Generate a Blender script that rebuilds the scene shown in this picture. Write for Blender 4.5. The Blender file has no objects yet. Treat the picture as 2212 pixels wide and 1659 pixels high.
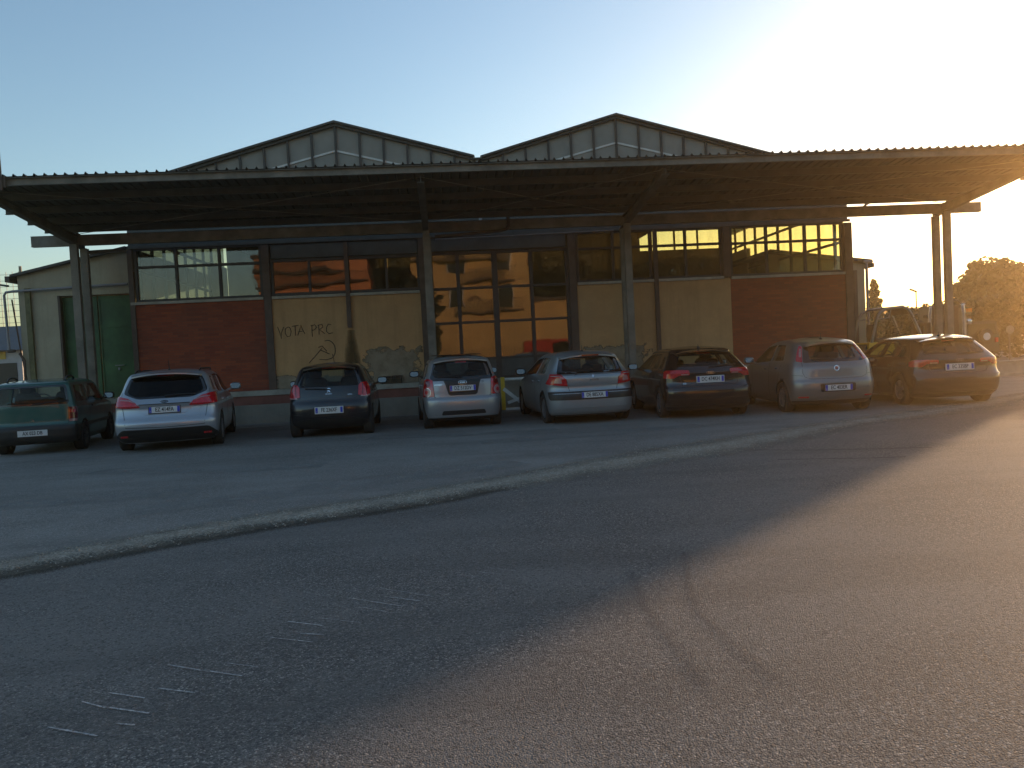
import bpy, bmesh, math, random
import numpy as np
from mathutils import Vector, Matrix
R = math.radians
rnd = random.Random(7)
scene = bpy.context.scene
COL = scene.collection
# ---------------------------------------------------------------- camera
PITCH, ROLL, YAW = 0.0397, -0.0503, 0.0820
def cam_axes():
    cy, sy = math.cos(YAW), math.sin(YAW)
    f = Vector((sy, cy, 0)); r = Vector((cy, -sy, 0)); u = Vector((0, 0, 1))
    cp, sp = math.cos(PITCH), math.sin(PITCH)
    f2 = f*cp - u*sp; u2 = u*cp + f*sp
    cr, sr = math.cos(ROLL), math.sin(ROLL)
    return r*cr + u2*sr, u2*cr - r*sr, f2
_r, _u, _f = cam_axes()
cd = bpy.data.cameras.new('camera'); cam = bpy.data.objects.new('camera', cd); COL.objects.link(cam)
m = Matrix((( _r.x, _u.x, -_f.x, 0.0), (_r.y, _u.y, -_f.y, 0.0), (_r.z, _u.z, -_f.z, 1.48), (0, 0, 0, 1)))
cam.matrix_world = m
cd.sensor_width = 36; cd.lens = 36*1726/2212; cd.clip_start = 0.1; cd.clip_end = 3000
scene.camera = cam
# ---------------------------------------------------------------- light
SUN_AZ = R(45.5)      # from +Y towards +X
SUN_EL = R(5.5)
w = bpy.data.worlds.new('World'); scene.world = w; w.use_nodes = True
nt = w.node_tree; nt.nodes.clear()
sky = nt.nodes.new('ShaderNodeTexSky'); sky.sky_type = 'NISHITA'; sky.sun_disc = False
sky.sun_elevation = SUN_EL; sky.sun_rotation = SUN_AZ
sky.air_density = 1.0; sky.dust_density = 1.0; sky.ozone_density = 2.0; sky.altitude = 60
bg = nt.nodes.new('ShaderNodeBackground'); bg.inputs[1].default_value = 0.15
wo = nt.nodes.new('ShaderNodeOutputWorld')
nt.links.new(sky.outputs[0], bg.inputs[0]); nt.links.new(bg.outputs[0], wo.inputs[0])
sd = bpy.data.lights.new('sun', 'SUN'); sd.energy = 3.0; sd.angle = R(0.45); sd.color = (1.0, 0.64, 0.37)
sun = bpy.data.objects.new('sun', sd); COL.objects.link(sun)
sdir = Vector((math.sin(SUN_AZ)*math.cos(SUN_EL), math.cos(SUN_AZ)*math.cos(SUN_EL), math.sin(SUN_EL)))
sun.rotation_euler = sdir.to_track_quat('Z', 'Y').to_euler()
scene.view_settings.view_transform = 'Standard'; scene.view_settings.look = 'None'
scene.view_settings.gamma = 1.0; scene.view_settings.use_curve_mapping = False
scene.view_settings.exposure = 1.2
scene.cycles.max_bounces = 8; scene.cycles.transparent_max_bounces = 24

# ---------------------------------------------------------------- materials
def new_mat(name):
    mt = bpy.data.materials.new(name); mt.use_nodes = True
    n = mt.node_tree; b = n.nodes['Principled BSDF']
    return mt, n, b
def N(nt, t, **kw):
    nd = nt.nodes.new(t)
    for k, v in kw.items():
        if k in nd.inputs: nd.inputs[k].default_value = v
        else: setattr(nd, k, v)
    return nd
def ramp(nt, src, stops):
    r = nt.nodes.new('ShaderNodeValToRGB'); e = r.color_ramp.elements
    while len(e) < len(stops): e.new(0.5)
    for i, (p, c) in enumerate(stops):
        e[i].position = p; e[i].color = (*c, 1) if len(c) == 3 else c
    nt.links.new(src, r.inputs[0]); return r.outputs[0]
def coords(nt, scale=(1, 1, 1)):
    tc = nt.nodes.new('ShaderNodeTexCoord'); mp = nt.nodes.new('ShaderNodeMapping'); mp.inputs['Scale'].default_value = scale
    nt.links.new(tc.outputs['Object'], mp.inputs['Vector']); return mp.outputs[0]
def mix(nt, a, b, fac, mode='MIX'):
    mx = nt.nodes.new('ShaderNodeMix'); mx.data_type = 'RGBA'; mx.blend_type = mode
    for s, v in ((0, fac), (6, a), (7, b)):
        if hasattr(v, 'is_output') or isinstance(v, bpy.types.NodeSocket): nt.links.new(v, mx.inputs[s])
        else: mx.inputs[s].default_value = v if s == 0 else (*v, 1)
    return mx.outputs[2]
def bump(nt, b, h, strength=0.3, dist=0.01):
    bp = nt.nodes.new('ShaderNodeBump'); bp.inputs['Strength'].default_value = strength; bp.inputs['Distance'].default_value = dist
    nt.links.new(h, bp.inputs['Height']); nt.links.new(bp.outputs[0], b.inputs['Normal'])
def plain(name, col, rough=0.6, metal=0.0, var=0.15, scale=6.0, bstr=0.0, coat=0.0, streak=False, spec=None):
    """a colour with worn, uneven variation"""
    mt, n, b = new_mat(name)
    v = coords(n, (scale, scale, scale*(0.15 if streak else 1)))
    ns = N(n, 'ShaderNodeTexNoise', Scale=1.0, Detail=6.0, Roughness=0.65); n.links.new(v, ns.inputs['Vector'])
    lo = [c*(1-var) for c in col]; hi = [min(1, c*(1+var)) for c in col]
    n.links.new(ramp(n, ns.outputs[0], [(0.3, lo), (0.7, hi)]), b.inputs['Base Color'])
    b.inputs['Roughness'].default_value = rough; b.inputs['Metallic'].default_value = metal
    if coat: b.inputs['Coat Weight'].default_value = coat; b.inputs['Coat Roughness'].default_value = 0.06
    if spec is not None: b.inputs['Specular IOR Level'].default_value = spec
    if bstr: bump(n, b, ns.outputs[0], bstr)
    return mt
M = {}
def asphalt(name, base, lo, hi, patch, bstr=1.0, warm=(0, 0, 0)):
    mt, n, b = new_mat(name)
    v = coords(n)
    vo = N(n, 'ShaderNodeTexVoronoi', Scale=125.0); n.links.new(v, vo.inputs['Vector'])
    vo2 = N(n, 'ShaderNodeTexVoronoi', Scale=80.0); n.links.new(v, vo2.inputs['Vector'])
    ns = N(n, 'ShaderNodeTexNoise', Scale=0.55, Detail=5.0, Roughness=0.6); n.links.new(v, ns.inputs['Vector'])
    nf = N(n, 'ShaderNodeTexNoise', Scale=30.0, Detail=8.0, Roughness=0.75); n.links.new(v, nf.inputs['Vector'])
    mp = N(n, 'ShaderNodeMapping'); mp.inputs['Scale'].default_value = (0.25, 1.6, 1); mp.inputs['Rotation'].default_value = (0, 0, R(-38))
    tc = N(n, 'ShaderNodeTexCoord'); n.links.new(tc.outputs['Object'], mp.inputs['Vector'])
    st = N(n, 'ShaderNodeTexNoise', Scale=1.0, Detail=4.0); n.links.new(mp.outputs[0], st.inputs['Vector'])
    sx = N(n, 'ShaderNodeSeparateColor'); n.links.new(vo.outputs['Color'], sx.inputs[0])
    sx2 = N(n, 'ShaderNodeSeparateColor'); n.links.new(vo2.outputs['Color'], sx2.inputs[0])
    stones = ramp(n, sx.outputs[0], [(0.0, lo), (0.30, [x*.6 for x in base]), (0.62, base), (0.88, [x*1.35 for x in base]), (0.965, hi)])
    c1 = mix(n, stones, patch, ramp(n, ns.outputs[0], [(0.42, (0, 0, 0)), (0.62, (0.75, 0.75, 0.75))]))
    c2 = mix(n, c1, [x*0.55 for x in base], ramp(n, st.outputs[0], [(0.48, (0, 0, 0)), (0.72, (0.55, 0.55, 0.55))]))
    c3 = mix(n, c2, [x*1.9 for x in base], ramp(n, nf.outputs[0], [(0.52, (0, 0, 0)), (0.72, (0.8, 0.8, 0.8))]))
    c4 = mix(n, c3, lo, ramp(n, sx2.outputs[1], [(0.86, (0, 0, 0)), (0.90, (0.75, 0.75, 0.75))]))
    n.links.new(c4, b.inputs['Base Color'])
    b.inputs['Roughness'].default_value = 0.85
    h1 = N(n, 'ShaderNodeMath', operation='MULTIPLY_ADD'); n.links.new(vo.outputs['Distance'], h1.inputs[0]); h1.inputs[1].default_value = -0.9; n.links.new(sx.outputs[1], h1.inputs[2])
    ad = N(n, 'ShaderNodeMath', operation='MULTIPLY_ADD'); n.links.new(nf.outputs[0], ad.inputs[0]); ad.inputs[1].default_value = 0.8; n.links.new(h1.outputs[0], ad.inputs[2])
    bump(n, b, ad.outputs[0], bstr, 0.007)
    return mt
M['road'] = asphalt('road_asphalt', (0.145, 0.136, 0.126), (0.06, 0.057, 0.053), (0.42, 0.38, 0.33), (0.185, 0.174, 0.16), 0.9)
M['lot'] = asphalt('old_asphalt', (0.205, 0.186, 0.166), (0.12, 0.11, 0.10), (0.48, 0.45, 0.41), (0.28, 0.257, 0.23), 0.6)
M['guard'] = plain('grey_guard_paint', (0.22, 0.21, 0.19), 0.3, 0.5, var=.2, scale=5)
M['track'] = asphalt('polished_asphalt', (0.06, 0.06, 0.063), (0.04, 0.04, 0.042), (0.10, 0.10, 0.10), (0.07, 0.07, 0.072), 0.25)
def edge_alpha(mt, n, b, soft, nscale, namp):
    """UV.y runs across a sheet (0..1): its edges are broken up with noise and fade out"""
    uv = N(n, 'ShaderNodeUVMap'); sp = N(n, 'ShaderNodeSeparateXYZ'); n.links.new(uv.outputs[0], sp.inputs[0])
    a = N(n, 'ShaderNodeMath', operation='SUBTRACT'); a.inputs[0].default_value = 0.5; n.links.new(sp.outputs[1], a.inputs[1])
    a2 = N(n, 'ShaderNodeMath', operation='ABSOLUTE'); n.links.new(a.outputs[0], a2.inputs[0])
    a3 = N(n, 'ShaderNodeMath', operation='SUBTRACT'); a3.inputs[0].default_value = 0.5; n.links.new(a2.outputs[0], a3.inputs[1])
    ns = N(n, 'ShaderNodeTexNoise', Scale=nscale, Detail=9.0, Roughness=0.8); n.links.new(coords(n), ns.inputs['Vector'])
    nf = N(n, 'ShaderNodeTexNoise', Scale=70.0, Detail=3.0, Roughness=0.7); n.links.new(coords(n), nf.inputs['Vector'])
    nm = N(n, 'ShaderNodeMath', operation='MULTIPLY_ADD'); n.links.new(nf.outputs[0], nm.inputs[0]); nm.inputs[1].default_value = 2.6; n.links.new(ns.outputs[0], nm.inputs[2])
    nh = N(n, 'ShaderNodeMath', operation='MULTIPLY'); n.links.new(nm.outputs[0], nh.inputs[0]); nh.inputs[1].default_value = 1/3.6
    s = N(n, 'ShaderNodeMath', operation='MULTIPLY_ADD'); n.links.new(nh.outputs[0], s.inputs[0]); s.inputs[1].default_value = -namp; n.links.new(a3.outputs[0], s.inputs[2])
    mr = N(n, 'ShaderNodeMapRange'); n.links.new(s.outputs[0], mr.inputs[0])
    mr.inputs[1].default_value = -namp*0.5; mr.inputs[2].default_value = -namp*0.5+soft
    n.links.new(mr.outputs[0], b.inputs['Alpha'])
def loose(name, c0, c1, hi, soft, nscale, namp, bstr=1.0):
    mt, n, b = new_mat(name)
    vo = N(n, 'ShaderNodeTexVoronoi', Scale=55.0); n.links.new(coords(n), vo.inputs['Vector'])
    ns = N(n, 'ShaderNodeTexNoise', Scale=3.0, Detail=7.0); n.links.new(coords(n), ns.inputs['Vector'])
    c = mix(n, ramp(n, vo.outputs['Color'], [(0.1, c0), (0.6, c1), (0.95, hi)]), c0, ramp(n, ns.outputs[0], [(0.45, (0, 0, 0)), (0.7, (0.6, 0.6, 0.6))]))
    n.links.new(c, b.inputs['Base Color']); b.inputs['Roughness'].default_value = 0.95
    bump(n, b, vo.outputs['Distance'], bstr, 0.015)
    edge_alpha(mt, n, b, soft, nscale, namp)
    return mt
M['gravel'] = loose('gravel', (0.20, 0.175, 0.14), (0.33, 0.295, 0.235), (0.56, 0.51, 0.43), 0.42, 1.6, 1.7)
M['dirt'] = loose('damp_dirt', (0.028, 0.022, 0.014), (0.05, 0.042, 0.028), (0.14, 0.12, 0.09), 0.35, 2.0, 1.5, 0.6)
M['scratch'] = loose('scraped_asphalt', (0.30, 0.29, 0.28), (0.44, 0.42, 0.40), (0.60, 0.58, 0.55), 0.5, 24.0, 1.0, 0.3)
M['tracks'] = loose('rubbed_asphalt', (0.085, 0.085, 0.088), (0.10, 0.10, 0.103), (0.13, 0.13, 0.13), 2.2, 8.0, 1.0, 0.15)
# brick in stack of thin courses
def brick(name):
    mt, n, b = new_mat(name)
    tc = N(n, 'ShaderNodeTexCoord'); sp = N(n, 'ShaderNodeSeparateXYZ'); n.links.new(tc.outputs['Object'], sp.inputs[0])
    cb = N(n, 'ShaderNodeCombineXYZ'); n.links.new(sp.outputs[0], cb.inputs[0]); n.links.new(sp.outputs[2], cb.inputs[1])
    br = N(n, 'ShaderNodeTexBrick', Scale=1.0); br.inputs['Brick Width'].default_value = 0.25; br.inputs['Row Height'].default_value = 0.065
    br.inputs['Mortar Size'].default_value = 0.005; br.inputs['Mortar Smooth'].default_value = 0.4
    br.inputs['Color1'].default_value = (0.33, 0.072, 0.028, 1); br.inputs['Color2'].default_value = (0.21, 0.042, 0.022, 1); br.inputs['Mortar'].default_value = (0.16, 0.07, 0.045, 1)
    n.links.new(cb.outputs[0], br.inputs['Vector'])
    ns = N(n, 'ShaderNodeTexNoise', Scale=0.9, Detail=6.0); n.links.new(tc.outputs['Object'], ns.inputs['Vector'])
    c = mix(n, br.outputs['Color'], (0.15, 0.055, 0.035), ramp(n, ns.outputs[0], [(0.4, (0, 0, 0)), (0.75, (0.55, 0.55, 0.55))]))
    n.links.new(c, b.inputs['Base Color']); b.inputs['Roughness'].default_value = 0.85
    bump(n, b, br.outputs['Fac'], -0.5, 0.006); return mt
M['brick'] = brick('red_brick')
def plaster(name, col, patchcol, lowz, scale=1.2, stain=None):
    """painted plaster that has peeled to bare cement near the bottom, with grime"""
    mt, n, b = new_mat(name)
    tc = N(n, 'ShaderNodeTexCoord'); sp = N(n, 'ShaderNodeSeparateXYZ'); n.links.new(tc.outputs['Object'], sp.inputs[0])
    ns = N(n, 'ShaderNodeTexNoise', Scale=scale, Detail=8.0, Roughness=0.65); n.links.new(tc.outputs['Object'], ns.inputs['Vector'])
    nf = N(n, 'ShaderNodeTexNoise', Scale=14.0, Detail=8.0, Roughness=0.7); n.links.new(tc.outputs['Object'], nf.inputs['Vector'])
    c = mix(n, col, [x*0.62 for x in col], ramp(n, ns.outputs[0], [(0.35, (0, 0, 0)), (0.8, (0.8, 0.8, 0.8))]))
    c = mix(n, c, [x*0.8 for x in col], ramp(n, nf.outputs[0], [(0.45, (0, 0, 0)), (0.7, (0.5, 0.5, 0.5))]))
    sv = coords(n, (2.6, 2.6, 0.22)); sn = N(n, 'ShaderNodeTexNoise', Scale=1.0, Detail=7.0, Roughness=0.7); n.links.new(sv, sn.inputs['Vector'])
    c = mix(n, c, [x*0.55 for x in col], ramp(n, sn.outputs[0], [(0.5, (0, 0, 0)), (0.78, (0.65, 0.65, 0.65))]))
    if lowz is not None:
        z0, amp = lowz
        ad = N(n, 'ShaderNodeMath', operation='MULTIPLY_ADD'); n.links.new(ns.outputs[0], ad.inputs[0]); ad.inputs[1].default_value = -amp; n.links.new(sp.outputs[2], ad.inputs[2])
        mr = N(n, 'ShaderNodeMapRange'); n.links.new(ad.outputs[0], mr.inputs[0]); mr.inputs[1].default_value = z0-amp*0.5; mr.inputs[2].default_value = z0-amp*0.5+0.03
        pc = mix(n, patchcol, [x*0.6 for x in patchcol], ramp(n, nf.outputs[0], [(0.4, (0, 0, 0)), (0.65, (1, 1, 1))]))
        c = mix(n, pc, c, mr.outputs[0])
    n.links.new(c, b.inputs['Base Color']); b.inputs['Roughness'].default_value = 0.92
    bump(n, b, nf.outputs[0], 0.25, 0.01); return mt
M['yellow'] = plaster('yellow_plaster', (0.54, 0.325, 0.155), (0.24, 0.205, 0.16), (1.05, 0.45))
M['yellow_r'] = plaster('yellow_plaster_right', (0.54, 0.325, 0.155), (0.24, 0.205, 0.16), (0.95, 0.35))
M['cream'] = plaster('cream_plaster', (0.44, 0.385, 0.27), None, None)
M['cement'] = plaster('cement_render', (0.27, 0.25, 0.205), None, None, 2.5)
M['ledge'] = plain('concrete_ledge', (0.36, 0.33, 0.27), 0.9, var=0.25, scale=3, bstr=0.2)
M['tile_red'] = plain('red_tile_band', (0.20, 0.075, 0.055), 0.8, var=0.25, scale=2.5)
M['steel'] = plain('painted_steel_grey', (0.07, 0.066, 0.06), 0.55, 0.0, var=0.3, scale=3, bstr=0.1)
M['steel_b'] = plain('steel_beam_grey', (0.20, 0.18, 0.15), 0.75, 0.0, var=0.35, scale=2.2, bstr=0.1, spec=0.2)
M['arm'] = plain('roof_arm_steel', (0.11, 0.098, 0.083), 0.75, var=0.3, scale=2.2, spec=0.2)
M['rust'] = plain('brown_steel', (0.085, 0.055, 0.04), 0.6, var=0.3, scale=4)
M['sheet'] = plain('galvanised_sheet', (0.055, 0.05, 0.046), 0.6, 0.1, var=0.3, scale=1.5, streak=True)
M['frame'] = plain('window_frame_brown', (0.035, 0.030, 0.026), 0.5, var=0.3, scale=5)
M['opal'] = plain('corrugated_fibre_panel', (0.27, 0.255, 0.22), 0.8, var=0.12, scale=2)
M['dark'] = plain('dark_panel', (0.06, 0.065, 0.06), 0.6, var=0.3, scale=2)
M['interior'] = plain('hall_interior', (0.12, 0.11, 0.09), 0.9, var=0.2, scale=1)
M['door_green'] = plain('green_painted_door', (0.035, 0.095, 0.03), 0.55, var=0.45, scale=1.6, bstr=0.05)
M['white'] = plain('white_paint', (0.62, 0.60, 0.55), 0.6, var=0.15, scale=5)
M['yellow_paint'] = plain('yellow_paint', (0.62, 0.40, 0.03), 0.5, var=0.2, scale=5)
M['black'] = plain('black_plastic', (0.018, 0.018, 0.018), 0.45, var=0.2, scale=10)
M['rubber'] = plain('rubber', (0.022, 0.021, 0.020), 0.85, var=0.25, scale=20)
M['pvc'] = plain('grey_pipe', (0.24, 0.23, 0.235), 0.5, var=0.15, scale=4)
M['spray'] = plain('black_spray', (0.075, 0.058, 0.04), 0.8, var=0.4, scale=15)
M['mildew'] = plain('mildew', (0.14, 0.085, 0.04), 0.9, var=0.3, scale=5)
M['bark'] = plain('bark', (0.06, 0.045, 0.03), 0.9, var=0.3, scale=6)
def leaf(name, c):
    mt, n, b = new_mat(name)
    oi = N(n, 'ShaderNodeNewGeometry')
    n.links.new(ramp(n, oi.outputs['Random Per Island'], [(0.0, [x*0.5 for x in c]), (0.6, c), (1.0, [x*1.6 for x in c])]), b.inputs['Base Color'])
    b.inputs['Roughness'].default_value = 0.6
    try:
        b.inputs['Subsurface Weight'].default_value = 0.0
        b.inputs['Transmission Weight'].default_value = 0.0
    except Exception: pass
    tr = N(n, 'ShaderNodeBsdfTranslucent'); tr.inputs[0].default_value = (c[0]*1.6, c[1]*1.5, c[2]*0.6, 1)
    ms = N(n, 'ShaderNodeMixShader'); ms.inputs[0].default_value = 0.04
    out = n.nodes['Material Output']
    n.links.new(b.outputs[0], ms.inputs[1]); n.links.new(tr.outputs[0], ms.inputs[2]); n.links.new(ms.outputs[0], out.inputs[0])
    return mt
M['leaf'] = leaf('tree_leaves', (0.034, 0.038, 0.015)); M['needle'] = leaf('conifer_needles', (0.035, 0.055, 0.022))
def glass(name, tint, refl_ior=1.55, dirt=0.0, rough=0.02, base=0.0, dirtcol=(0.3, 0.28, 0.22)):
    mt = bpy.data.materials.new(name); mt.use_nodes = True; n = mt.node_tree; n.nodes.clear()
    tr = N(n, 'ShaderNodeBsdfTransparent'); tr.inputs[0].default_value = (*tint, 1)
    gl = N(n, 'ShaderNodeBsdfGlossy'); gl.inputs['Roughness'].default_value = rough
    fr = N(n, 'ShaderNodeFresnel'); fr.inputs[0].default_value = refl_ior
    ad = N(n, 'ShaderNodeMath', operation='ADD', use_clamp=True); n.links.new(fr.outputs[0], ad.inputs[0]); ad.inputs[1].default_value = base
    ge = N(n, 'ShaderNodeNewGeometry'); iv = N(n, 'ShaderNodeMath', operation='SUBTRACT'); iv.inputs[0].default_value = 1.0; n.links.new(ge.outputs['Backfacing'], iv.inputs[1])
    mf_ = N(n, 'ShaderNodeMath', operation='MULTIPLY'); n.links.new(ad.outputs[0], mf_.inputs[0]); n.links.new(iv.outputs[0], mf_.inputs[1]); ad = mf_
    ms = N(n, 'ShaderNodeMixShader'); n.links.new(ad.outputs[0], ms.inputs[0]); n.links.new(tr.outputs[0], ms.inputs[1]); n.links.new(gl.outputs[0], ms.inputs[2])
    # slightly wavy old panes
    out = N(n, 'ShaderNodeOutputMaterial'); last = ms.outputs[0]
    if dirt:
        wn = N(n, 'ShaderNodeTexNoise', Scale=1.3, Detail=1.0); n.links.new(coords(n), wn.inputs['Vector'])
        bp = N(n, 'ShaderNodeBump'); bp.inputs['Strength'].default_value = 0.06; bp.inputs['Distance'].default_value = 0.05
        n.links.new(wn.outputs[0], bp.inputs['Height']); n.links.new(bp.outputs[0], gl.inputs['Normal'])
        df = N(n, 'ShaderNodeBsdfDiffuse'); df.inputs[0].default_value = (*dirtcol, 1)
        tl = N(n, 'ShaderNodeBsdfTranslucent'); tl.inputs[0].default_value = (*dirtcol, 1)
        dd = N(n, 'ShaderNodeMixShader'); dd.inputs[0].default_value = 0.5; n.links.new(df.outputs[0], dd.inputs[1]); n.links.new(tl.outputs[0], dd.inputs[2])
        v = coords(n, (5, 5, 0.8)); ns = N(n, 'ShaderNodeTexNoise', Scale=1.0, Detail=8.0, Roughness=0.7); n.links.new(v, ns.inputs['Vector'])
        m2 = N(n, 'ShaderNodeMapRange'); n.links.new(ns.outputs[0], m2.inputs[0]); m2.inputs[1].default_value = 0.35; m2.inputs[2].default_value = 0.75; m2.inputs[3].default_value = dirt*0.3; m2.inputs[4].default_value = dirt
        mm = N(n, 'ShaderNodeMixShader'); n.links.new(m2.outputs[0], mm.inputs[0]); n.links.new(last, mm.inputs[1]); n.links.new(dd.outputs[0], mm.inputs[2]); last = mm.outputs[0]
    n.links.new(last, out.inputs[0]); return mt
M['pane'] = glass('old_window_glass', (0.90, 0.88, 0.74), 1.6, 0.09, 0.015, 0.05)
M['sideglass'] = glass('side_window_glass', (0.95, 0.92, 0.68), 1.5, 0.22, 0.05, 0.0, (0.75, 0.60, 0.25))
M['sideglass_grey'] = glass('grey_side_glass', (0.50, 0.50, 0.46), 1.5, 0.06, 0.05, 0.0, (0.2, 0.2, 0.18))
M['carglass'] = glass('car_glass', (0.85, 0.88, 0.86), 1.36, 0, 0.01, 0.0)
M['carglass_dark'] = glass('tinted_car_glass', (0.16, 0.17, 0.17), 1.36, 0, 0.01, 0.0)
M['gloss_black'] = plain('gloss_black', (0.012, 0.012, 0.013), 0.12, var=0.05, coat=0.6)
M['mirror'] = plain('mirror_glass', (0.13, 0.135, 0.14), 0.04, 1.0, var=0.02)
M['chrome'] = plain('chrome', (0.7, 0.7, 0.7), 0.15, 1.0, var=0.05)
M['alloy'] = plain('alloy_rim', (0.38, 0.38, 0.39), 0.35, 0.8, var=0.1)
M['plate'] = plain('plate_white', (0.62, 0.62, 0.60), 0.45, var=0.08)
M['plate_blue'] = plain('plate_blue', (0.02, 0.05, 0.42), 0.4, var=0.05)
M['ink'] = plain('plate_ink', (0.012, 0.012, 0.012), 0.6, var=0.05)
M['lamp_red'] = plain('red_lens', (0.50, 0.012, 0.02), 0.12, var=0.35, scale=30, coat=1.0)
M['lamp_deep'] = plain('dark_red_lens', (0.16, 0.006, 0.01), 0.15, var=0.2, scale=30, coat=1.0)
M['lamp_clear'] = plain('clear_lens', (0.42, 0.20, 0.19), 0.2, var=0.3, scale=40, coat=1.0)
M['amber'] = plain('amber_lens', (0.75, 0.22, 0.02), 0.2, var=0.2)
def paint(name, col, metal=0.55, rough=0.38, dust=0.12):
    mt, n, b = new_mat(name)
    fl = N(n, 'ShaderNodeTexNoise', Scale=700.0, Detail=1.0); n.links.new(coords(n), fl.inputs['Vector'])
    ds = N(n, 'ShaderNodeTexNoise', Scale=3.0, Detail=8.0, Roughness=0.7); n.links.new(coords(n), ds.inputs['Vector'])
    c = mix(n, [x*0.85 for x in col], [min(1, x*1.15) for x in col], fl.outputs[0])
    dm = N(n, 'ShaderNodeMapRange'); n.links.new(ds.outputs[0], dm.inputs[0]); dm.inputs[1].default_value = 0.4; dm.inputs[2].default_value = 0.8; dm.inputs[4].default_value = dust
    c = mix(n, c, (0.20, 0.17, 0.13), dm.outputs[0])
    n.links.new(c, b.inputs['Base Color']); b.inputs['Metallic'].default_value = metal; b.inputs['Roughness'].default_value = rough
    b.inputs['Coat Weight'].default_value = 0.8; b.inputs['Coat Roughness'].default_value = 0.05
    return mt

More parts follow.
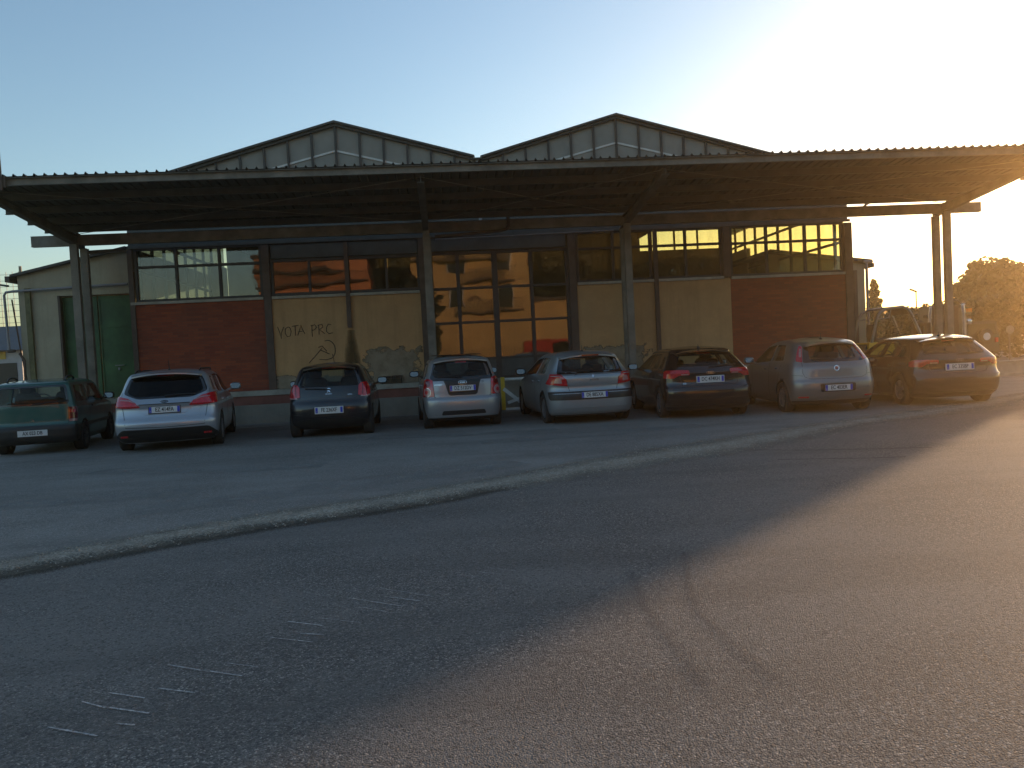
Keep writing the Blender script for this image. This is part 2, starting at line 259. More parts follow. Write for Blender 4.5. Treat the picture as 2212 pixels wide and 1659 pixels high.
# ---------------------------------------------------------------- mesh helpers
K = 1.48/1.65          # the buildings were measured with a 1.65 m eye height
class MB:
    def __init__(s, k=1.0): s.v = []; s.f = []; s.uv = None; s.k = k
    def add(s, vs, fs):
        o = len(s.v); s.v += [tuple(c*s.k for c in v) for v in vs]; s.f += [tuple(i+o for i in f) for f in fs]; return s
    def box(s, x0, x1, y0, y1, z0, z1):
        return s.add([(x0, y0, z0), (x1, y0, z0), (x1, y1, z0), (x0, y1, z0), (x0, y0, z1), (x1, y0, z1), (x1, y1, z1), (x0, y1, z1)],
                     [(0, 3, 2, 1), (4, 5, 6, 7), (0, 1, 5, 4), (1, 2, 6, 5), (2, 3, 7, 6), (3, 0, 4, 7)])
    def prism(s, pts, axis, a, b):
        """polygon pts in the two other axes, pulled from a to b along axis"""
        n = len(pts); vs = []
        for t in (a, b):
            for p, q in pts: vs.append({'x': (t, p, q), 'y': (p, t, q), 'z': (p, q, t)}[axis])
        fs = [tuple(range(n)), tuple(range(2*n-1, n-1, -1))] + [(i, i+n, (i+1) % n+n, (i+1) % n) for i in range(n)]
        return s.add(vs, fs)
    def bar(s, a, b, w, h, up=(0, 0, 1)):
        a = Vector(a); b = Vector(b); d = (b-a).normalized(); u = Vector(up)
        if abs(d.dot(u)) > 0.99: u = Vector((0, 1, 0))
        r = d.cross(u).normalized()*w/2; u = r.cross(d).normalized()*h/2
        vs = [tuple(p+i*r+j*u) for p in (a, b) for i, j in ((-1, -1), (1, -1), (1, 1), (-1, 1))]
        return s.add(vs, [(0, 1, 2, 3), (7, 6, 5, 4), (0, 4, 5, 1), (1, 5, 6, 2), (2, 6, 7, 3), (3, 7, 4, 0)])
    def ibeam(s, a, b, w, h, t=0.012, up=(0, 0, 1)):
        a = Vector(a); b = Vector(b); d = (b-a).normalized(); u = Vector(up)
        if abs(d.dot(u)) > 0.99: u = Vector((0, 1, 0))
        r = d.cross(u).normalized(); u = r.cross(d).normalized()
        for o in (h/2-t/2, -h/2+t/2): s.bar(a+u*o, b+u*o, w, t, up)
        return s.bar(a, b, t, h-2*t-0.002, up)
    def tube(s, pts, r, n=8, caps=True, radii=None):
        pts = [Vector(p) for p in pts]; vs = []; fs = []; prev = None
        for i, p in enumerate(pts):
            d = (pts[min(i+1, len(pts)-1)]-pts[max(i-1, 0)]).normalized()
            if prev is None:
                u = Vector((0, 0, 1)) if abs(d.z) < 0.9 else Vector((1, 0, 0)); x = d.cross(u).normalized()
            else: x = (prev-d*prev.dot(d)).normalized()
            prev = x; y = d.cross(x); rr = radii[i] if radii else r
            vs += [tuple(p+(x*math.cos(2*math.pi*k/n)+y*math.sin(2*math.pi*k/n))*rr) for k in range(n)]
        for i in range(len(pts)-1):
            for k in range(n): fs.append((i*n+k, i*n+(k+1) % n, (i+1)*n+(k+1) % n, (i+1)*n+k))
        if caps: fs += [tuple(range(n-1, -1, -1)), tuple((len(pts)-1)*n+k for k in range(n))]
        return s.add(vs, fs)
    def lathe(s, prof, c, axis='x', n=28):
        """profile (offset along axis, radius)"""
        vs = []; fs = []
        for o, r in prof:
            for k in range(n):
                a = 2*math.pi*k/n; p, q = r*math.cos(a), r*math.sin(a)
                vs.append({'x': (c[0]+o, c[1]+p, c[2]+q), 'y': (c[0]+p, c[1]+o, c[2]+q), 'z': (c[0]+p, c[1]+q, c[2]+o)}[axis])
        for i in range(len(prof)-1):
            for k in range(n): fs.append((i*n+k, i*n+(k+1) % n, (i+1)*n+(k+1) % n, (i+1)*n+k))
        return s.add(vs, fs)
    def rbox(s, c, size, r=0.3, n=2, ry=None):
        """rounded lump (superellipsoid)"""
        e = r; vs = []; fs = []; A, B = 9, 14
        def sg(v, p): return math.copysign(abs(v)**p, v)
        for i in range(A+1):
            la = -math.pi/2+math.pi*i/A
            for j in range(B):
                lo = 2*math.pi*j/B
                vs.append((c[0]+size[0]/2*sg(math.cos(la), e)*sg(math.cos(lo), e), c[1]+size[1]/2*sg(math.cos(la), e)*sg(math.sin(lo), e), c[2]+size[2]/2*sg(math.sin(la), e)))
        for i in range(A):
            for j in range(B): fs.append((i*B+j, i*B+(j+1) % B, (i+1)*B+(j+1) % B, (i+1)*B+j))
        return s.add(vs, fs)
    def build(s, name, mat, parent=None, smooth=None, fix=True):
        me = bpy.data.meshes.new(name); me.from_pydata(s.v, [], s.f)
        if fix:
            bm = bmesh.new(); bm.from_mesh(me); bmesh.ops.remove_doubles(bm, verts=bm.verts, dist=1e-5)
            bmesh.ops.recalc_face_normals(bm, faces=bm.faces); bm.to_mesh(me); bm.free()
        return link(name, me, mat, parent, smooth)
def link(name, me, mat, parent=None, smooth=None):
    mats = mat if isinstance(mat, (list, tuple)) else [mat]
    if not me.materials:
        for x in mats: me.materials.append(x)
    if smooth:
        me.shade_smooth(); me.set_sharp_from_angle(angle=R(smooth))
    o = bpy.data.objects.new(name, me); COL.objects.link(o)
    if parent: o.parent = parent
    return o
def tag(o, label=None, cat=None, group=None, kind=None):
    if label: o['label'] = label
    if cat: o['category'] = cat
    if group: o['group'] = group
    if kind: o['kind'] = kind
    return o
def empty(name, loc=(0, 0, 0), rz=0, **kw):
    o = bpy.data.objects.new(name, None); COL.objects.link(o); o.location = loc; o.rotation_euler = (0, 0, rz); o.empty_display_size = 0.2
    return tag(o, **kw)
def text_mesh(txt, size, depth=0.004, sx=1.0):
    c = bpy.data.curves.new('txt', 'FONT'); c.body = txt; c.size = size; c.align_x = 'CENTER'; c.align_y = 'CENTER'; c.extrude = depth/2
    c.resolution_u = 3; c.offset = size*0.012
    o = bpy.data.objects.new('txt', c); COL.objects.link(o)
    dg = bpy.context.evaluated_depsgraph_get(); dg.update()
    me = bpy.data.meshes.new_from_object(o.evaluated_get(dg)); COL.objects.unlink(o); bpy.data.objects.remove(o)
    for v in me.vertices: v.co.x *= sx
    me.materials.clear()
    return me
def place_text(name, txt, size, origin, right, up, mat, parent=None, depth=0.004, sx=1.0):
    """lettering standing on a surface; right and up are unit vectors of that surface"""
    me = text_mesh(txt, size, depth, sx); r = Vector(right).normalized(); u = Vector(up).normalized(); nn = r.cross(u)
    mt = Matrix((( r.x, u.x, nn.x, origin[0]), (r.y, u.y, nn.y, origin[1]), (r.z, u.z, nn.z, origin[2]), (0, 0, 0, 1)))
    me.transform(mt); return link(name, me, mat, parent)
# ================================================================ CARS
def hermite(pts):
    xs = np.array([p[0] for p in pts], float); ys = np.array([p[1] for p in pts], float)
    h = np.diff(xs); d = np.diff(ys)/h; mm = np.zeros(len(xs)); mm[0] = d[0]; mm[-1] = d[-1]
    for i in range(1, len(xs)-1):
        if d[i-1]*d[i] > 0: mm[i] = 2*d[i-1]*d[i]/(d[i-1]+d[i])
    def f(x):
        x = min(max(x, xs[0]), xs[-1]); i = min(int(np.searchsorted(xs, x, 'right'))-1, len(h)-1); i = max(i, 0)
        t = (x-xs[i])/h[i]
        return float((2*t**3-3*t*t+1)*ys[i]+(t**3-2*t*t+t)*h[i]*mm[i]+(-2*t**3+3*t*t)*ys[i+1]+(t**3-t*t)*h[i]*mm[i+1])
    return f
def round_poly(pts, r, n=4):
    out = []; L = len(pts)
    for i in range(L):
        p = Vector((*pts[i][:2], 0)); a = Vector((*pts[i-1][:2], 0)); b = Vector((*pts[(i+1) % L][:2], 0))
        rr = pts[i][2] if len(pts[i]) > 2 else r
        da, db = (a-p), (b-p); rr = min(rr, da.length*0.45, db.length*0.45)
        p0 = p+da.normalized()*rr; p1 = p+db.normalized()*rr
        for k in range(n+1):
            t = k/n; q = p0*(1-t)**2+p*2*t*(1-t)+p1*t*t; out.append((q.x, q.y))
    return out
def mirror_poly(half):
    """half outline on the right from bottom centre side to top; closed symmetrically"""
    return [tuple(p) for p in half]+[(-p[0], *p[1:]) for p in reversed(half)]
class Car:
    def __init__(s, sp):
        s.sp = sp; s.L, s.H = sp['L'], sp['H']
        s.fr, s.ff, s.fw = hermite(sp['rear']), hermite(sp['front']), hermite(sp['width'])
        s.fd = hermite(sp.get('corner', [(0.2, .30), (0.9, .34), (1.1, .30), (s.H-0.06, .32), (s.H, .5)])); s.n = sp.get('n', 2.7); s.z0 = sp['width'][0][0]
    def bow(s, y): return 1-0.045*abs((y/s.L-0.47)*2)**2.2
    def contour(s, z, shrink=0.0):
        w = max(s.fw(z)-shrink, 0.03); yr = s.fr(z)+shrink; yf = s.ff(z)-shrink; d = s.fd(z); n = s.n
        if yf-yr < 0.3: mid = (yf+yr)/2; yr, yf = mid-0.15, mid+0.15
        d = min(d, (yf-yr)*0.45); df = min(max(0.25, d*1.3), (yf-yr)*0.45); P = []
        for i in range(19):
            a = math.pi/2*i/18; P.append((w*math.sin(a)**(2/n), yr+d*(1-math.cos(a)**(2/n))))
        for i in range(1, 16): P.append((w, yr+d+(yf-df-yr-d)*i/16))
        for i in range(15):
            a = math.pi/2*(1-i/14); P.append((w*max(math.sin(a), 0)**(2/n) if i < 14 else 0.0, yf-df*(1-max(math.cos(a), 0)**(2/n))))
        return [(x*s.bow(y), y) for x, y in P]
    def P(s, u, z):
        """point on the skin: u = length round the body from the rear centre line"""
        sg = 1 if u >= 0 else -1; u = abs(u); c = s.contour(z)[:22]; acc = 0
        for i in range(len(c)-1):
            l = math.hypot(c[i+1][0]-c[i][0], c[i+1][1]-c[i][1])
            if acc+l >= u or i == len(c)-2:
                t = (u-acc)/max(l, 1e-6); return Vector((sg*(c[i][0]+(c[i+1][0]-c[i][0])*t), c[i][1]+(c[i+1][1]-c[i][1])*t, z))
            acc += l
    def Nn(s, u, z):
        e = 0.012; a = s.P(u+e, z)-s.P(u-e, z); b = s.P(u, z+e)-s.P(u, z-e); n = a.cross(b)
        return n.normalized()
    def W(s, y, z):
        c = s.contour(z); best = None
        for i in range(len(c)-1):
            if c[i][1] <= y <= c[i+1][1]:
                t = (y-c[i][1])/max(c[i+1][1]-c[i][1], 1e-6); return c[i][0]+(c[i+1][0]-c[i][0])*t
        return c[0][0] if y < c[0][1] else c[-1][0]
    def side(s, sg):
        def f(y, z):
            e = 0.02; x = s.W(y, z); n = Vector((1, -(s.W(y+e, z)-s.W(y-e, z))/(2*e), -(s.W(y, z+e)-s.W(y, z-e))/(2*e))).normalized()
            return Vector((sg*x, y, z)), Vector((sg*n.x, n.y, n.z))
        return f
    def rearf(s): return lambda u, z: (s.P(u, z), s.Nn(u, z))
    def frontf(s):
        def F(x, z):
            c = s.contour(z); ax = abs(x)
            for i in range(len(c)-1, 0, -1):
                if c[i][0] <= ax <= c[i-1][0]:
                    t = (ax-c[i][0])/max(c[i-1][0]-c[i][0], 1e-6); return c[i][1]+(c[i-1][1]-c[i][1])*t
            return c[34][1]
        def f(x, z):
            e = 0.02; y = F(x, z); n = Vector((-(F(x+e, z)-F(x-e, z))/(2*e), 1, -(F(x, z+e)-F(x, z-e))/(2*e))).normalized()
            return Vector((x, y, z)), n
        return f
def patch(mp, poly, off=0.004, thick=0.012, step=0.05, hole=None):
    """a panel laid over a curved skin: poly in surface coordinates, front face off above the skin, thick deep"""
    bm = bmesh.new(); vs = [bm.verts.new((p[0], p[1], 0)) for p in poly]; bm.faces.new(vs)
    xs = [p[0] for p in poly]; ys = [p[1] for p in poly]
    def cut(co, no): bmesh.ops.bisect_plane(bm, geom=bm.verts[:]+bm.edges[:]+bm.faces[:], plane_co=co, plane_no=no, dist=1e-5)
    a = math.ceil(min(xs)/step)*step
    while a < max(xs): cut((a+0.00037, 0, 0), (1, 0, 0)); a += step
    a = math.ceil(min(ys)/step)*step
    while a < max(ys): cut((0, a+0.00041, 0), (0, 1, 0)); a += step
    if hole:
        hc = Vector((sum(p[0] for p in hole)/len(hole), sum(p[1] for p in hole)/len(hole), 0)); pl = []
        for i in range(len(hole)):
            p = Vector((*hole[i], 0)); q = Vector((*hole[(i+1) % len(hole)], 0)); d = q-p
            if d.length < 1e-4: continue
            no = Vector((d.y, -d.x, 0)).normalized()
            if no.dot(hc-p) > 0: no = -no
            pl.append((p, no)); cut(p, no)
        rm = [f for f in bm.faces if all((f.calc_center_median()-p).dot(no) < 1e-5 for p, no in pl)]
        bmesh.ops.delete(bm, geom=rm, context='FACES')
    bmesh.ops.remove_doubles(bm, verts=bm.verts, dist=1e-4)
    bm.verts.ensure_lookup_table(); bm.faces.ensure_lookup_table()
    top = []; bot = []
    for v in bm.verts:
        p, n = mp(v.co.x, v.co.y); top.append(p+n*off); bot.append(p+n*(off-thick))
    nv = len(top); F = []
    for f in bm.faces:
        ids = [v.index for v in f.verts]; F.append(ids); F.append([i+nv for i in reversed(ids)])
    for e in bm.edges:
        if len(e.link_faces) == 1: i, j = e.verts[0].index, e.verts[1].index; F.append([i, j, j+nv, i+nv])
    bm.free()
    b = MB(); b.add([tuple(v) for v in top+bot], F); return b
def strip_poly(pts, w):
    P = [Vector((p[0], p[1], 0)) for p in pts]; l = []; r = []
    for i, p in enumerate(P):
        d = (P[min(i+1, len(P)-1)]-P[max(i-1, 0)]).normalized(); n = Vector((-d.y, d.x, 0))*w/2; l.append((p+n)[:2]); r.append((p-n)[:2])
    return l+r[::-1]
def strips(mp, pts, w, off=0.002, thick=0.004):
    b = MB()
    for i in range(len(pts)-1):
        a, c = Vector(pts[i]), Vector(pts[i+1]); k = max(1, int((c-a).length/0.06))
        for j in range(k):
            p, q = a+(c-a)*j/k, a+(c-a)*(j+1)/k; d = (q-p).normalized(); n = Vector((-d.y, d.x))*w/2; V = []
            for o in (off, off-thick):
                for t in (p-n, q-n, q+n, p+n): P_, n_ = mp(t.x, t.y); V.append(tuple(P_+n_*o))
            b.add(V, [(0, 1, 2, 3), (7, 6, 5, 4), (0, 4, 5, 1), (1, 5, 6, 2), (2, 6, 7, 3), (3, 7, 4, 0)])
    return b
def solid(name, b):
    me = bpy.data.meshes.new(name); me.from_pydata(b.v, [], b.f); bm = bmesh.new(); bm.from_mesh(me)
    bmesh.ops.remove_doubles(bm, verts=bm.verts, dist=1e-5); bmesh.ops.recalc_face_normals(bm, faces=bm.faces); bm.to_mesh(me); bm.free()
    o = bpy.data.objects.new(name, me); COL.objects.link(o); return o
def stack(car, zs, shrink=0.0, lift=0.0):
    b = MB(); rows = []
    for z in zs:
        c = car.contour(min(z+lift, car.H-0.001), shrink); rows.append([(x, y, z) for x, y in c]+[(-x, y, z) for x, y in reversed(c[1:-1])])
    n = len(rows[0]); vs = [v for r in rows for v in r]; fs = []
    for i in range(len(rows)-1):
        for k in range(n): fs.append((i*n+k, i*n+(k+1) % n, (i+1)*n+(k+1) % n, (i+1)*n+k))
    fs.append(tuple(range(n-1, -1, -1))); fs.append(tuple((len(rows)-1)*n+k for k in range(n)))
    return b.add(vs, fs)
M['cabin'] = plain('car_interior', (0.05, 0.05, 0.052), 0.85, var=0.2)
def build_car(sp, name, loc, yaw, label, group='cars parked in a row in front of the warehouse'):
    car = Car(sp); root = empty(name, (loc[0], loc[1], 0), yaw, label=label, cat='car', group=group)
    pm = sp['paint']; H = car.H; rf = car.rearf(); tr = sp['tyre']
    zs = list(np.arange(car.z0, H-0.16, 0.032))+list(np.linspace(H-0.16, H-0.001, 16))
    body = solid('body', stack(car, zs))
    zc = list(np.arange(0.74, H-0.13, 0.05))+list(np.linspace(H-0.13, H-0.04, 6))
    cav = solid('cav', stack(car, zc, 0.055, 0.035))
    cutters = [cav]
    rw = sp['rear_glass']                                   # see-through part (u,z)
    cutters.append(solid('c', MB().prism([(car.P(u, z).x, z) for u, z in rw], 'y', -0.4, 1.15)))
    for p in sp['side_glass']: cutters.append(solid('c', MB().prism(p, 'x', -1.3, 1.3)))
    cutters.append(solid('c', MB().prism(sp['screen'], 'y', car.L*0.52, car.L+0.5)))
    ra, fa = sp['axle']; ar = tr+0.045
    for y in (ra, fa):
        for sg in (1, -1):
            x0 = sg*0.55; cutters.append(solid('c', MB().lathe([(0, 0.001), (0, ar), (sg*0.6, ar), (sg*0.6, 0.001)], (x0, y, tr), 'x', 40)))
    for c in cutters:
        md = body.modifiers.new('b', 'BOOLEAN'); md.operation = 'DIFFERENCE'; md.object = c; md.solver = 'EXACT'
    dg = bpy.context.evaluated_depsgraph_get(); dg.update()
    me = bpy.data.meshes.new_from_object(body.evaluated_get(dg))
    for o in [body]+cutters: m_ = o.data; bpy.data.objects.remove(o); bpy.data.meshes.remove(m_)
    me.materials.clear(); me.materials.append(pm); me.materials.append(M['cabin'])
    for p in me.polygons:
        c = p.center; core = Vector((0, min(max(c.y, 0.9), car.L-1.3), 0.85))
        ins = p.normal.dot(c-core) < -0.02 or (c.z < car.z0+0.02 and abs(p.normal.z) > 0.9)
        for ay in (ra, fa):
            if math.hypot(c.y-ay, c.z-tr) < ar+0.004 and abs(c.x) > 0.5: ins = True
        p.material_index = 1 if ins else 0
    bo = link('body', me, pm, root, 32)
    def add(nm, mp, poly, mat, off=0.004, thick=0.012, parent=bo, hole=None, step=0.05, smooth=30):
        return patch(mp, poly, off, thick, step, hole).build(nm, mat, parent, smooth)
    # glazing
    gl = add('rear_window', rf, rw, M[sp.get('glassmat', 'carglass')], -0.004, 0.004, root)
    if 'rear_frit' in sp: add('window_surround', rf, sp['rear_frit'], sp.get('fritmat', M['gloss_black']), 0.003, 0.010, root, hole=rw)
    for sg in (1, -1):
        sf = car.side(sg)
        for p in sp['side_glass']: add('side_window', sf, p, M['carglass'], -0.006, 0.004, root)
        if 'side_frit' in sp:
            fr = add('window_trim', sf, sp['side_frit'], M['gloss_black'], 0.003, 0.006, root, hole=None) if sp.get('solidfrit') else None
        for st in sp.get('side_strips', []): strips(sf, st[0], st[1], 0.012, 0.014).build('trim_strip', st[2], root)
        for g in sp['door_gaps']: strips(sf, g, 0.008, 0.0015, 0.003).build('door_gap', M['black'], bo)
        for hy, hz in sp['handles']: add('door_handle', sf, round_poly([(hy-.09, hz-.014), (hy+.09, hz-.014), (hy+.09, hz+.014), (hy-.09, hz+.014)], .012), sp.get('handlemat', pm), 0.03, 0.03, root)
        # side mirror
        my, mz = sp['mirror']; mx = car.W(my, mz-0.06)
        mr = MB().rbox((sg*(mx+0.17), my, mz), (0.22, 0.13, 0.145), 0.65); mr.bar((sg*(mx-0.02), my+0.02, mz-0.09), (sg*(mx+0.10), my+0.01, mz-0.03), 0.05, 0.04)
        mo = mr.build('mirror', sp.get('mirrormat', pm), root, 50)
        gg = MB(); pts = [(sg*(mx+0.17)+0.088*math.copysign(abs(math.cos(a))**.6, math.cos(a)), mz+0.052*math.copysign(abs(math.sin(a))**.6, math.sin(a))) for a in [2*math.pi*i/20 for i in range(20)]]
        gg.prism(pts, 'y', my-0.0, my+0.009); gg.v = [(x, my-0.069+(y-my)+(z-mz)*0.17, z) for x, y, z in gg.v]; gg.build('mirror_glass', M['mirror'], mo)
    add('windscreen', car.frontf(), sp['screen'], M['carglass'], -0.006, 0.004, root)
    # rear details
    for nm, poly, mat, off, th, mirrored in sp['rear_parts']:
        add(nm, rf, poly, mat, off, th, root)
        if mirrored: add(nm, rf, [(-a, b) for a, b in reversed(poly)], mat, off, th, root)
    g = MB()
    for pts in sp['rear_gaps']:
        for q in (pts, [(-a, b) for a, b in pts]): s_ = strips(rf, q, 0.009, 0.0015, 0.003); g.add(s_.v, s_.f)
    g.build('panel_gap', M['black'], bo)
    for pts, wd, mat, nm in sp.get('rear_strips', []): strips(rf, pts, wd, 0.008, 0.012).build(nm, mat, root)
    # number plate
    pu, pz, txt, blue = sp['plate']; c0 = car.P(pu, pz); nn = (car.P(pu, pz+0.05)-car.P(pu, pz-0.05)).normalized(); up = nn
    fwd = Vector((0, -1, 0)); out = Vector((1, 0, 0)).cross(up).normalized(); pwid, ph = sp.get('plate_size', (0.52, 0.11))
    base = Vector((0, min(car.P(u, z).y for u in (0, .26) for z in (pz-.05, pz, pz+.05)), pz))+out*0.018
    def pq(x, z, d): return tuple(base+Vector((x, 0, 0))+up*z+out*d)
    def slab(x0, x1, z0, z1, d0, d1):
        return [pq(x0, z0, d0), pq(x1, z0, d0), pq(x1, z1, d0), pq(x0, z1, d0), pq(x0, z0, d1), pq(x1, z0, d1), pq(x1, z1, d1), pq(x0, z1, d1)]
    F6 = [(0, 3, 2, 1), (4, 5, 6, 7), (0, 1, 5, 4), (1, 2, 6, 5), (2, 3, 7, 6), (3, 0, 4, 7)]
    b = MB(); b.add(slab(-pwid/2, pwid/2, -ph/2, ph/2, -0.03, 0.004), F6); po = b.build('number_plate', M['plate'], root)
    b = MB(); b.add(slab(-pwid/2-.012, pwid/2+.012, -ph/2-.014, ph/2+.008, -0.03, 0.001), F6); b.build('plate_holder', sp.get('holder', M['black']), po)
    if blue:
        MB().add(slab(-pwid/2+.002, -pwid/2+.045, -ph/2+.003, ph/2-.003, 0.0042, 0.006), F6).build('plate_band', M['plate_blue'], po); MB().add(slab(pwid/2-.045, pwid/2-.002, -ph/2+.003, ph/2-.003, 0.0042, 0.006), F6).build('plate_band', M['plate_blue'], po)
        place_text('plate_mark', 'I', 0.036, pq(-pwid/2+.023, -0.028, 0.0075), (1, 0, 0), up, M['plate'], po, 0.002)
    place_text('plate_lettering', txt, sp.get('plate_font', 0.104), pq(0, 0, 0.006), (1, 0, 0), up, M['ink'], po, 0.003, sp.get('plate_sx', 0.74))
    for f in sp.get('extras', []): f(car, root, bo)
    # wheels
    for y in (ra, fa):
        for sg in (1, -1):
            xo = sp['track']; tw = 0.19
            c = (sg*(xo-tw), y, tr); rr = tr*0.62
            hub = MB().lathe([(sg*0.02, 0.0), (sg*0.02, rr*0.55), (sg*0.05, rr*0.55), (sg*0.05, 0.05), (sg*0.12, 0.05), (sg*0.12, 0.0)], c, 'x', 20).build('wheel', M['steel'], root, 40)
            s_ = sg
            MB().lathe([(s_*0.0, rr), (s_*0.0, tr*0.93), (s_*0.012, tr*0.975), (s_*0.03, tr), (s_*0.09, tr+0.001), (s_*0.16, tr), (s_*0.178, tr*0.975), (s_*tw, tr*0.90), (s_*(tw-0.004), rr+0.015), (s_*(tw-0.025), rr), (0, rr)], c, 'x', 44).build('tyre', M['rubber'], hub, 40)
            b = MB().lathe([(s_*(tw-0.022), rr+0.001), (s_*(tw-0.01), rr-0.004), (s_*(tw-0.02), rr-0.022), (s_*0.06, rr-0.03), (s_*0.02, rr-0.02)], c, 'x', 44)
            ns = sp.get('spokes', 5)
            for k in range(ns):
                a = 2*math.pi*k/ns+0.3; ca, sa = math.cos(a), math.sin(a); xx = c[0]+s_*(tw-0.032)
                b.bar((xx+s_*0.008, y+ca*0.02, tr+sa*0.02), (xx, y+ca*(rr-0.012), tr+sa*(rr-0.012)), 0.022, sp.get('spoke_w', 0.05), up=(0, -sa, ca))
            b.lathe([(s_*(tw-0.045), 0.0), (s_*(tw-0.045), 0.06), (s_*(tw-0.015), 0.055), (s_*(tw-0.012), 0.0)], c, 'x', 18)
            b.build('rim', sp.get('rimmat', M['alloy']), hub, 35)
    # cabin furniture seen through the glass
    sy = sp['mirror'][0]-0.75
    for x in (-0.36, 0.36):
        b = MB(); b.rbox((x, sy, 0.62), (0.50, 0.55, 0.22), 0.5); b.rbox((x, sy-0.25, 0.86), (0.48, 0.18, 0.62), 0.5); st = b.build('seat', M['cabin'], root, 50)
        h = MB(); h.rbox((x, sy-0.28, min(H-0.20, 1.24)), (0.27, 0.11, 0.18), 0.6); h.tube([(x-.06, sy-.28, 1.08), (x-.06, sy-.28, 1.2)], 0.008); h.tube([(x+.06, sy-.28, 1.08), (x+.06, sy-.28, 1.2)], 0.008); h.build('headrest', M['cabin'], st, 50)
    b = MB(); ry = max(sp['rear'][0][1]+0.95, sy-0.95); b.rbox((0, ry+0.2, 0.58), (1.16, 0.5, 0.2), 0.4); b.rbox((0, ry, 0.80), (1.16, 0.18, 0.52), 0.4)
    bs = b.build('rear_bench', M['cabin'], root, 50)
    for x in (-0.36, 0.36): MB().rbox((x, ry-0.02, min(H-0.32, 1.09)), (0.25, 0.10, 0.13), 0.6).build('headrest', M['cabin'], bs, 50)
    MB().rbox((0, sp['mirror'][0]+0.22, 0.86), (1.3, 0.42, 0.20), 0.4).build('dashboard', M['cabin'], root, 50)
    b = MB(); cx = -0.36; cc = Vector((cx, sp['mirror'][0]-0.12, 0.93)); ring = [cc+Vector((0.18*math.cos(t), 0.06*math.sin(t), 0.17*math.sin(t))) for t in [2*math.pi*i/18 for i in range(19)]]
    b.tube(ring, 0.014, 6); b.tube([cc, cc+Vector((0, 0.2, -0.08))], 0.03, 6); b.build('steering_wheel', M['cabin'], root, 50)
    return root, car, bo
RP = round_poly
def refl(u0, u1, z0, z1): return RP([(u0, z0), (u1, z0), (u1, z1), (u0, z1)], 0.01)
def badge_oval(u, z, a, b, mat, off=0.006): return [(u+a*math.cos(t), z+b*math.sin(t)) for t in [2*math.pi*i/24 for i in range(24)]]
def surf_text(nm, txt, size, u, z, mat, off=0.006, sx=1.0, depth=0.004):
    def f(car, root, bo):
        p, n = car.P(u, z), car.Nn(u, z); rt = (car.P(u+.05, z)-car.P(u-.05, z)).normalized(); up = n.cross(rt).normalized()
        place_text(nm, txt, size, p+n*off, rt, up, mat, root, depth, sx)
    return f
def antenna(y, z, h, rake=-0.4):
    def f(car, root, bo):
        b = MB(); b.rbox((0, y, z), (0.05, 0.10, 0.05), 0.7); b.tube([(0, y, z), (0, y+rake*h, z+h)], 0.006, 6, radii=[0.008, 0.004]); b.build('antenna', M['black'], root)
    return f
def spoiler(z, y0, y1, w0, w1, mat, nm='spoiler', th=0.03):
    """roof-edge spoiler: a wedge over the rear window"""
    def f(car, root, bo):
        pts = []; n = 12; vs = []; 
        for t in range(n+1):
            s = -1+2*t/n; a = 1-abs(s)**2.6*0.9; ya = y0+0.10*abs(s)**2.2; yb = y1
            zz = z-0.05*abs(s)**2.2
            vs += [(s*w0, ya, zz-0.004), (s*w0, ya, zz-th), (s*w1, yb, zz-th-0.02), (s*w1, yb, zz+0.022)]
        fs = []
        for t in range(n):
            a, b_ = t*4, t*4+4
            for k in range(4): fs.append((a+k, a+(k+1) % 4, b_+(k+1) % 4, b_+k))
        fs += [(3, 2, 1, 0), (n*4, n*4+1, n*4+2, n*4+3)]
        MB().add(vs, fs).build(nm, mat, root, 40)
    return f
def wiper(u0, z0, u1, z1):
    def f(car, root, bo):
        P0 = car.P(u0, z0)+car.Nn(u0, z0)*0.025; P1 = car.P(u1, z1)+car.Nn(u1, z1)*0.018; b = MB()
        b.tube([P0, P0+(P1-P0)*0.5+car.Nn(u1, z1)*0.012, P1], 0.010, 6); b.bar(P0+(P1-P0)*0.35, P1+(P1-P0)*0.25, 0.012, 0.018); b.build('wiper', M['black'], root)
    return f
def brake_light(u, z, w, h, mat=None):
    def f(car, root, bo): patch(car.rearf(), refl(u-w/2, u+w/2, z-h/2, z+h/2), 0.010, 0.02, 0.05).build('brake_light', mat or M['lamp_deep'], root, 30)
    return f
def ring_badge(us, z, r, tk, nm='badge'):
    def f(car, root, bo):
        b = MB()
        for u in us:
            p, n = car.P(u, z), car.Nn(u, z); rt = (car.P(u+.05, z)-car.P(u-.05, z)).normalized(); up = n.cross(rt).normalized()
            b.tube([p+n*0.008+rt*r*math.cos(t)+up*r*math.sin(t) for t in [2*math.pi*i/18 for i in range(19)]], tk, 5, caps=False)
        b.build(nm, M['chrome'], root, 50)
    return f
def poly_badge(pts, nm='badge', mat=None, off=0.009):
    def f(car, root, bo): patch(car.rearf(), pts, off, 0.010, 0.2).build(nm, mat or M['chrome'], root)
    return f
def stdwidth(W, H, g, gz=0.95):
    """half widths: W body, g half width at the roof edge"""
    return [(0.17, W*0.88), (0.24, W*0.955), (0.40, W*0.99), (0.55, W), (0.75, W*0.995), (0.88, W*0.975), (gz, W*0.945), (gz+0.06, W*0.90), (H-0.16, g+0.055), (H-0.085, g), (H-0.045, g*0.86), (H-0.018, g*0.62), (H, g*0.22)]
def stdfront(L, H, cowl, hood=0.78, top=None):
    top = top or cowl-0.85
    return [(0.17, L-0.10), (0.30, L-0.01), (0.45, L), (0.58, L-0.03), (0.70, L-0.12), (hood, L-0.35), (hood+0.10, L-0.80), (0.95, cowl), (1.10, cowl-0.30), (H-0.12, top+0.10), (H-0.06, top-0.12), (H-0.02, top-0.55), (H, top-0.95)]

